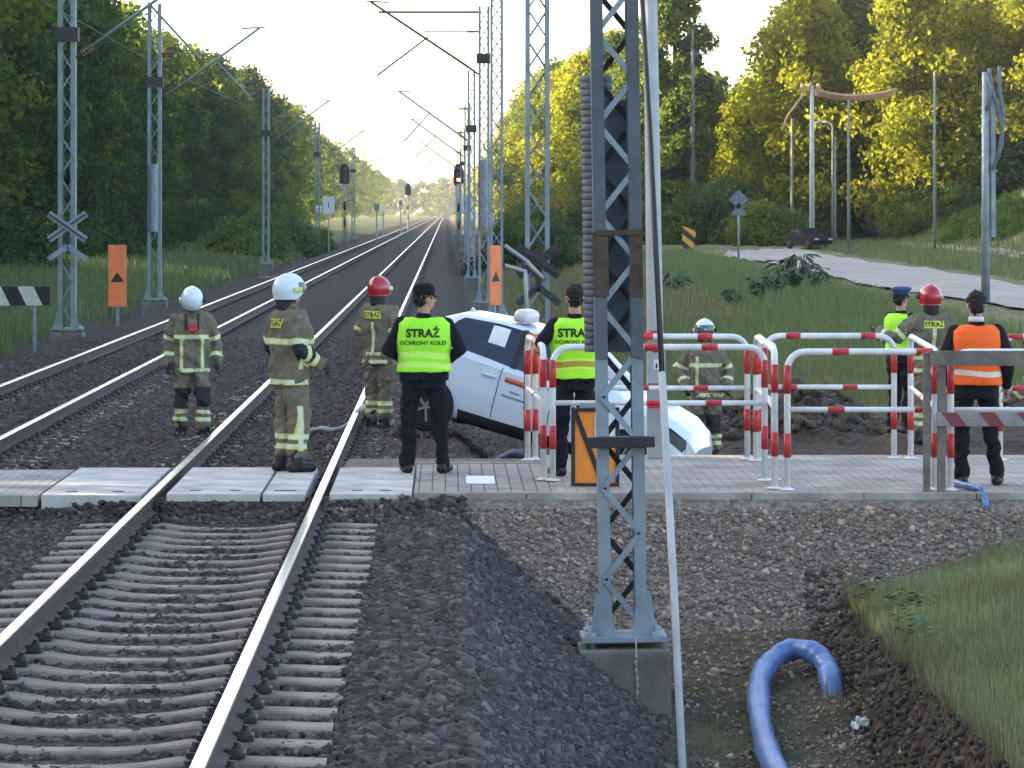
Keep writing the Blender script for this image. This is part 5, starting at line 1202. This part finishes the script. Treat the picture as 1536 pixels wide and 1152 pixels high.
# left forest edge: from beside the camera to far along the line
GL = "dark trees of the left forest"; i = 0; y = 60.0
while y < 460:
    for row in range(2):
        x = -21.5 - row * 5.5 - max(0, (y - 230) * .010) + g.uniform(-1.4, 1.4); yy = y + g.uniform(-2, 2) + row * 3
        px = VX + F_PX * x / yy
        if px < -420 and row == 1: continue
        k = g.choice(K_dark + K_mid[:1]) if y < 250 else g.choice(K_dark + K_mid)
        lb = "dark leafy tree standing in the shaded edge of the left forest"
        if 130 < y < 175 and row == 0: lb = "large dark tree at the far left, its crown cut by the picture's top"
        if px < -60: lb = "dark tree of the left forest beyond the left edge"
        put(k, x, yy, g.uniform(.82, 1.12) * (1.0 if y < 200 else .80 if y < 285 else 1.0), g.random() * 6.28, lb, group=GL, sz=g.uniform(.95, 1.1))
    y += g.uniform(5.5, 8.5) if y < 300 else g.uniform(9, 13)
for k_ in range(34):                       # undergrowth along the left forest edge
    yy = g.uniform(95, 330); x = -18.2 + g.uniform(-1.5, 1.0) - max(0, (yy - 230) * .01)
    put_bush(x, yy, g.choice(Bd), Tw[k_ % 2], g.uniform(.8, 1.5), g.random() * 6, "dark shrub in the undergrowth along the left forest edge", group="undergrowth shrubs of the left forest")
for i_, (px, py, s, lb) in enumerate(((372, 392, 1.15, "bright green shrub behind the plain lattice mast, left of the tracks"), (432, 382, 1.2, "bright green shrub right of the plain lattice mast"), (470, 376, .85, "small bright shrub nearest to the white board"), (345, 388, .9, "bright green shrub leftmost of the bright clump"), (405, 372, 1.3, "tall bright shrub at the back of the clump by the tracks"))):
    x, Y, z = hit(px, py); put_bush(x, Y, Bb[i_ % 2], Tw[i_ % 2], s, i_ * 1.3, lb, group="bright shrubs by the far left track")
# right trees
GR = "sunlit trees right of the field"
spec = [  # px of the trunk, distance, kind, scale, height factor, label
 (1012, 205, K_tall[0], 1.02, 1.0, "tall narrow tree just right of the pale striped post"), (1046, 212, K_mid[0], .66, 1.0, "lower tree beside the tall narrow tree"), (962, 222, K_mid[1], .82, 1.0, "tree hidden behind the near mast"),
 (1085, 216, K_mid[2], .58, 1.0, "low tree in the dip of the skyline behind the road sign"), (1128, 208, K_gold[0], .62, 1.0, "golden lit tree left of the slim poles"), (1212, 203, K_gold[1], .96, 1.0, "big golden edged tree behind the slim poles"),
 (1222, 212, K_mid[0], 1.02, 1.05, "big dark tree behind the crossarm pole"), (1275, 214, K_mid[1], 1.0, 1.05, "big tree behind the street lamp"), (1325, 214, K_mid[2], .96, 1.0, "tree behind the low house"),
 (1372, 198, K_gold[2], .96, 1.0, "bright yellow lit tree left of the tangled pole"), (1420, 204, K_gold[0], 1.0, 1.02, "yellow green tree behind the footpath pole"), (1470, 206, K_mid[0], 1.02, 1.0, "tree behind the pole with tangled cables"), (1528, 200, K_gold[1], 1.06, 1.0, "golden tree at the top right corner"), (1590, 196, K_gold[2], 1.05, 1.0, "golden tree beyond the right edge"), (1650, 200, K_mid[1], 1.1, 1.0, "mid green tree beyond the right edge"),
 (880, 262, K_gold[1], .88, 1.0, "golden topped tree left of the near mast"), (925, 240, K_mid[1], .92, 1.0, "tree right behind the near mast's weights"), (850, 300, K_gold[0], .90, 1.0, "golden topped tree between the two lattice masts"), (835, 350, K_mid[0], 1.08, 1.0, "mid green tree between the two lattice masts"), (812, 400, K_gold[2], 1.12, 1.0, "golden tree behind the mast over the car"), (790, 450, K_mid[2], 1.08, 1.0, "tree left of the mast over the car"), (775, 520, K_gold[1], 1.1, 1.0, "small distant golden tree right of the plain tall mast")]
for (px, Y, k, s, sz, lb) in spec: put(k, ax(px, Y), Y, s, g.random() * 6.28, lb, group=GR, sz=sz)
for k_ in range(16):
    px = 950 + k_ * 45 + g.uniform(-15, 15); Y = 232 + g.uniform(0, 18)
    put(g.choice(K_mid), ax(px, Y), Y, g.uniform(.62, .85), g.random() * 6.28, "darker tree filling the second row behind the right trees", group="second row trees right of the field")
for k_ in range(46):
    px = 900 + g.uniform(0, 700); Y = g.uniform(192, 222)
    put_bush(ax(px, Y), Y, g.choice(Bd + Bm), Tw[k_ % 2], g.uniform(.8, 1.7), g.random() * 6, "dark shrub in the undergrowth under the right trees", group="undergrowth shrubs under the right trees")
for k_ in range(16):
    Y = g.uniform(120, 330); x = ax(g.uniform(765, 868), Y)
    put_bush(x, Y, g.choice(Bm + Bd), Tw[k_ % 2], g.uniform(.6, 1.2), g.random() * 6, "shrub on the verge right of the track behind the masts", group="verge shrubs right of the track")
for k_ in range(9):
    px, py = [(1450, 350), (1480, 352), (1510, 356), (1530, 350), (1500, 335), (1465, 340), (1532, 330), (1440, 362), (1520, 318)][k_]
    x, Y, z = hit(px, py); put_bush(x, Y, g.choice(Bm + Bb), Tw[k_ % 2], g.uniform(.35, .6), g.random() * 6, "low green shrub on the grassy bank at the right edge", group="low shrubs on the right bank")
# far woods, one mass each
def far_wood(name, pts, n_leaf, size, leaf, label):
    cl = []
    for (x, y, H, cr) in pts:
        c = crown_clumps(H, cr, 1.0, 26, g.randrange(99999)); c[:, 0] += x; c[:, 1] += y; c[:, 2] += tz(x, y); cl.append(c)
    V, t = leaf_cloud(np.concatenate(cl), n_leaf, size, .5, 1.3); me = quad_mesh(name, V, M[leaf], rnd=t)
    tag(link(name, me), label, "forest", kind="stuff")
pts = []
for k_ in range(150):
    y = 440 + (k_ / 150) ** 1.6 * 1300; x = -24 - (y - 440) * .004 + g.uniform(-9, 3); pts.append((x, y + g.uniform(-5, 5), g.uniform(15, 19), 4.6))
for k_ in range(130): pts.append((g.uniform(-34, -22), -20 + k_ * 3.6, g.uniform(13, 17), 4.4))  # stretch beside the camera is unseen, put in to block low sun
for k_ in range(165): pts.append((g.uniform(-26, -20), -18 + k_ * 0.9, g.uniform(8, 12), 3.4))  # unseen low row, added to stop sun leaking onto the near ground
far_wood("forest", pts, 600000, .48, 'leaf_mid', "long shaded forest wall running to the vanishing point on the left, plus unseen sun-blocking trees")
pts = []
for k_ in range(120):
    y = 480 + (k_ / 120) ** 1.6 * 1300; x = 15 + g.uniform(-3, 9) - (y - 480) * .0015; pts.append((x, y, g.uniform(15, 19), 4.6))
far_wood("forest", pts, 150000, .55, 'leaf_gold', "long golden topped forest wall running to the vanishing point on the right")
pts = [(g.uniform(-40, 60), 1750 + g.uniform(0, 200), g.uniform(15, 21), 8) for k_ in range(40)]
far_wood("forest", pts, 50000, 1.3, 'leaf_mid', "hazy forest closing the view at the end of the tracks")
pts = [(ax(930 + k_ * 17 + g.uniform(-8, 8), 275), 275 + g.uniform(-8, 25), g.uniform(9, 13), 4.5) for k_ in range(48)]
far_wood("forest", pts, 90000, .5, 'leaf_mid', "dark wood filling the gaps behind the right trees")
# ---------------------------------------------------------------- grass and weeds
def blades(name, P, h0, h1, w, leaf, label, lean=.45, tone=None):
    n = len(P); h = RNG.uniform(h0, h1, n); a = RNG.random(n) * 6.283; dx, dy = np.cos(a), np.sin(a); b_ = RNG.random(n) * 6.283
    ln = RNG.uniform(.1, 1, n) * lean * h
    wv = np.stack([dx * w * .5, dy * w * .5, 0 * dx], -1) * (h / h1)[:, None] ** .5
    top = P + np.stack([np.cos(b_) * ln, np.sin(b_) * ln, h], -1); lo = P.copy(); lo[:, 2] -= .02
    V = np.stack([lo - wv, lo + wv, top + wv * .22, top - wv * .22], 1).reshape(-1, 3)
    t = RNG.random(n) * .5 + .5 * np.clip(.5 + .6 * nz(P[:, 0], P[:, 1], 1.1, 2), 0, 1) if tone is None else tone
    tag(link(name, quad_mesh(name, V, M[leaf], rnd=t)), label, "grass", kind="stuff")
M['grass_lush'] = leaf_mat('lush grass blades', (0.165, 0.205, 0.100), (0.37, 0.42, 0.21), .35)
blades("grass", scatter(3.40, 7.2, 19.5, 31.0, 60000, lambda X, Y: (terr_parts(X, Y)[2] > terr_parts(X, Y)[1] - .02) & (X > 3.47)), .05, .20, .011, 'grass_lush', "lush grass on the bank at the bottom right")
blades("grass", scatter(3.46, 7.2, 19.5, 31.0, 26000, lambda X, Y: (terr_parts(X, Y)[2] > terr_parts(X, Y)[1] - .02) & (nz(X, Y, 1.4, 6) > -.15)), .05, .22, .010, 'dry', "paler grass patches mixed into the bank at the bottom right")
blades("grass", scatter(1.5, 3.3, 20, 30.0, 5000, lambda X, Y: nz(X, Y, 2.0, 5) > -.1), .04, .15, .010, 'dry', "thin dry grass on the low ground by the blue hose")
blades("grass", scatter(1.55, 2.4, 20, 24.5, 3000), .05, .16, .011, 'grass', "green tufts at the foot of the concrete plinth and guy sleeve")
blades("grass", scatter(3.42, 3.6, 20, 30.5, 900), .05, .22, .012, 'dry', "dry grass hanging over the trench edge")
blades("grass", scatter(2.2, 20, 54, 172, 150000, lambda X, Y: (X < 13.0 + (Y - 120) * -.02) & (X < Y * .175) & (nz(X, Y, .9, 7) > -.55)), .10, .40, .035, 'grass', "rough grass of the field between the crossing and the road")
blades("grass", scatter(2.0, 9, 53, 75, 16000, lambda X, Y: nz(X, Y, 1.3, 2) > -.2), .08, .34, .025, 'dry', "dry straw coloured grass at the near end of the field")
blades("grass", scatter(16, 45, 115, 205, 60000, lambda X, Y: (X > 20.5 + (Y - 120) * -.02)), .10, .40, .06, 'grass', "grass between the road, the footpath and the right bank")
blades("grass", scatter(-21, -8.9, 60, 230, 90000, lambda X, Y: (X < -9.3 - .6 * nz(X, Y, .5, 4))), .12, .50, .055, 'grass', "tall grass on the verge left of the far track")
blades("grass", scatter(1.6, 7.5, 85, 330, 45000), .12, .55, .055, 'dry', "brownish grass on the verge right of the near track")
def weed(label, px, py, s, n, seed, Y=None):
    gg = random.Random(seed); x, Yy, z = hit(px, py); root = empty("weed_plant", (x, Yy, z), 0, label, "plant", "leafy weeds in the field"); b = MB(); l = MB()
    for i in range(n):
        a = gg.random() * 6.28; h = s * gg.uniform(.5, 1.1); r = s * gg.uniform(.3, 1.0); p0 = Vector((0, 0, 0)); p1 = Vector((r * .5 * math.cos(a), r * .5 * math.sin(a), h)); p2 = Vector((r * math.cos(a), r * math.sin(a), h * gg.uniform(.5, .95)))
        b.tube([p0, p1, p2], [.02 * s, .015 * s, .008 * s], 5); sd = Vector((-math.sin(a), math.cos(a), 0)) * .13 * s
        l.add([p1, p1 * .5 + p2 * .5 + sd + Vector((0, 0, .05 * s)), p2, p1 * .5 + p2 * .5 - sd + Vector((0, 0, .03 * s))], [(0, 1, 2, 3)])
    b.build("stem", M['leaf_weed'], root); l.build("leaves", M['leaf_weed'], root)
M['leaf_weed'] = mat('weed leaf', (0.035, 0.07, 0.022), .8, 0, .3, 3)
for i_, (px, py, s) in enumerate(((1192, 438, 1.1), (1165, 446, .8), (1222, 436, .75), (1138, 455, .7), (1010, 445, .7), (1095, 470, .6))):
    weed(["large dark leafy weed by the road's near edge", "leafy weed left of the large one", "leafy weed right of the large one", "arching weed in the middle of the field", "low weed beside the pale striped post", "low weed above the rear railing"][i_], px, py, s, 26, i_)
gg = random.Random(3)
for i_ in range(7):
    x = 3.45 + gg.uniform(0, .5); y = 26.5 + i_ * .55; root = empty("weed_plant", (x, y, tz(x, y)), gg.random() * 6, "broad leaved weed along the top of the trench edge", "plant", "broad leaved weeds by the trench"); l = MB()
    for j in range(34):
        a = gg.random() * 6.28; r = gg.uniform(.02, .16); z = gg.uniform(.06, .28); c = Vector((r * math.cos(a), r * math.sin(a), z)); d = Vector((math.cos(a), math.sin(a), gg.uniform(-.3, .4))) * .055; sd = Vector((-math.sin(a), math.cos(a), .2)) * .030
        l.add([c - d * .3, c + d * .4 + sd, c + d, c + d * .4 - sd], [(0, 1, 2, 3)])
    l.build("leaves", M['leaf_bush_s'] if 'leaf_bush_s' in M else M['leaf_weed2'], root) if 'leaf_weed2' in M else (M.__setitem__('leaf_weed2', mat('fresh weed leaf', (0.07, .12, .03), .8, 0, .3, 4)), l.build("leaves", M['leaf_weed2'], root))
# clods of the spoil heap
P = scatter(3.6, 6.6, 49.5, 56, 2600, lambda X, Y: np.abs(nz(X, Y, 1, 1)) < .9)
M['clod'] = stone_mat('brown soil clod', (0.045, 0.034, 0.025), (0.125, 0.098, 0.072))
stones("soil_clods", P, RNG.uniform(.04, .20, len(P)) ** 1.0, M['clod'], "crumbled brown soil clods on the heap behind the railings", "soil", .1)
P = scatter(3.12, 3.46, 20, 30.6, 1300); stones("soil_clods", P, RNG.uniform(.02, .08, len(P)), M['clod'], "dark soil crumbs on the trench wall", "soil", .1)
# ================================================================ sky, sun, view
SUN_EL, SUN_AZ = 10.5, 71.0          # degrees above the horizon, degrees left of straight ahead
w = bpy.data.worlds.new("World"); scene.world = w; w.use_nodes = True; nt = w.node_tree
sky = nt.nodes.new("ShaderNodeTexSky"); sky.sky_type = 'NISHITA'; sky.sun_disc = False
sky.sun_elevation = R(SUN_EL); sky.sun_rotation = R(-SUN_AZ); sky.air_density = 0.65; sky.dust_density = 2.4; sky.ozone_density = 0.0; sky.altitude = 50
bg = nt.nodes["Background"]; nt.links.new(sky.outputs["Color"], bg.inputs["Color"]); bg.inputs["Strength"].default_value = 0.15
sd_ = bpy.data.lights.new("sun", 'SUN'); sd_.energy = 5.0; sd_.angle = R(.5); sd_.color = (1.0, .83, .48)
so = bpy.data.objects.new("sun", sd_); C.objects.link(so)
dirv = Vector((-math.sin(R(SUN_AZ)) * math.cos(R(SUN_EL)), math.cos(R(SUN_AZ)) * math.cos(R(SUN_EL)), math.sin(R(SUN_EL))))
so.rotation_euler = (-dirv).to_track_quat('-Z', 'Y').to_euler(); so.location = dirv * 200
vs_ = scene.view_settings; vs_.view_transform = 'Standard'; vs_.look = 'None'; vs_.gamma = 1; vs_.use_curve_mapping = False; vs_.exposure = EXPOSURE
scene.render.engine = 'CYCLES'; scene.cycles.max_bounces = 8; scene.cycles.transparent_max_bounces = 8; scene.cycles.use_denoising = True

# thin evening haze over the whole place
b = MB(); b.box((0, 2300, 18), (1900, 4700, 44)); hz = b.build("haze", [])
hm = bpy.data.materials.new("haze air"); hm.use_nodes = True; nt = hm.node_tree; nt.nodes.remove(nt.nodes["Principled BSDF"])
pv_ = nt.nodes.new("ShaderNodeVolumePrincipled"); pv_.inputs["Color"].default_value = (.86, .88, .92, 1); pv_.inputs["Density"].default_value = HAZE
nt.links.new(pv_.outputs[0], nt.nodes["Material Output"].inputs["Volume"]); hz.data.materials.append(hm); tag(hz, "thin pale evening haze over the whole scene", "haze", kind="stuff")
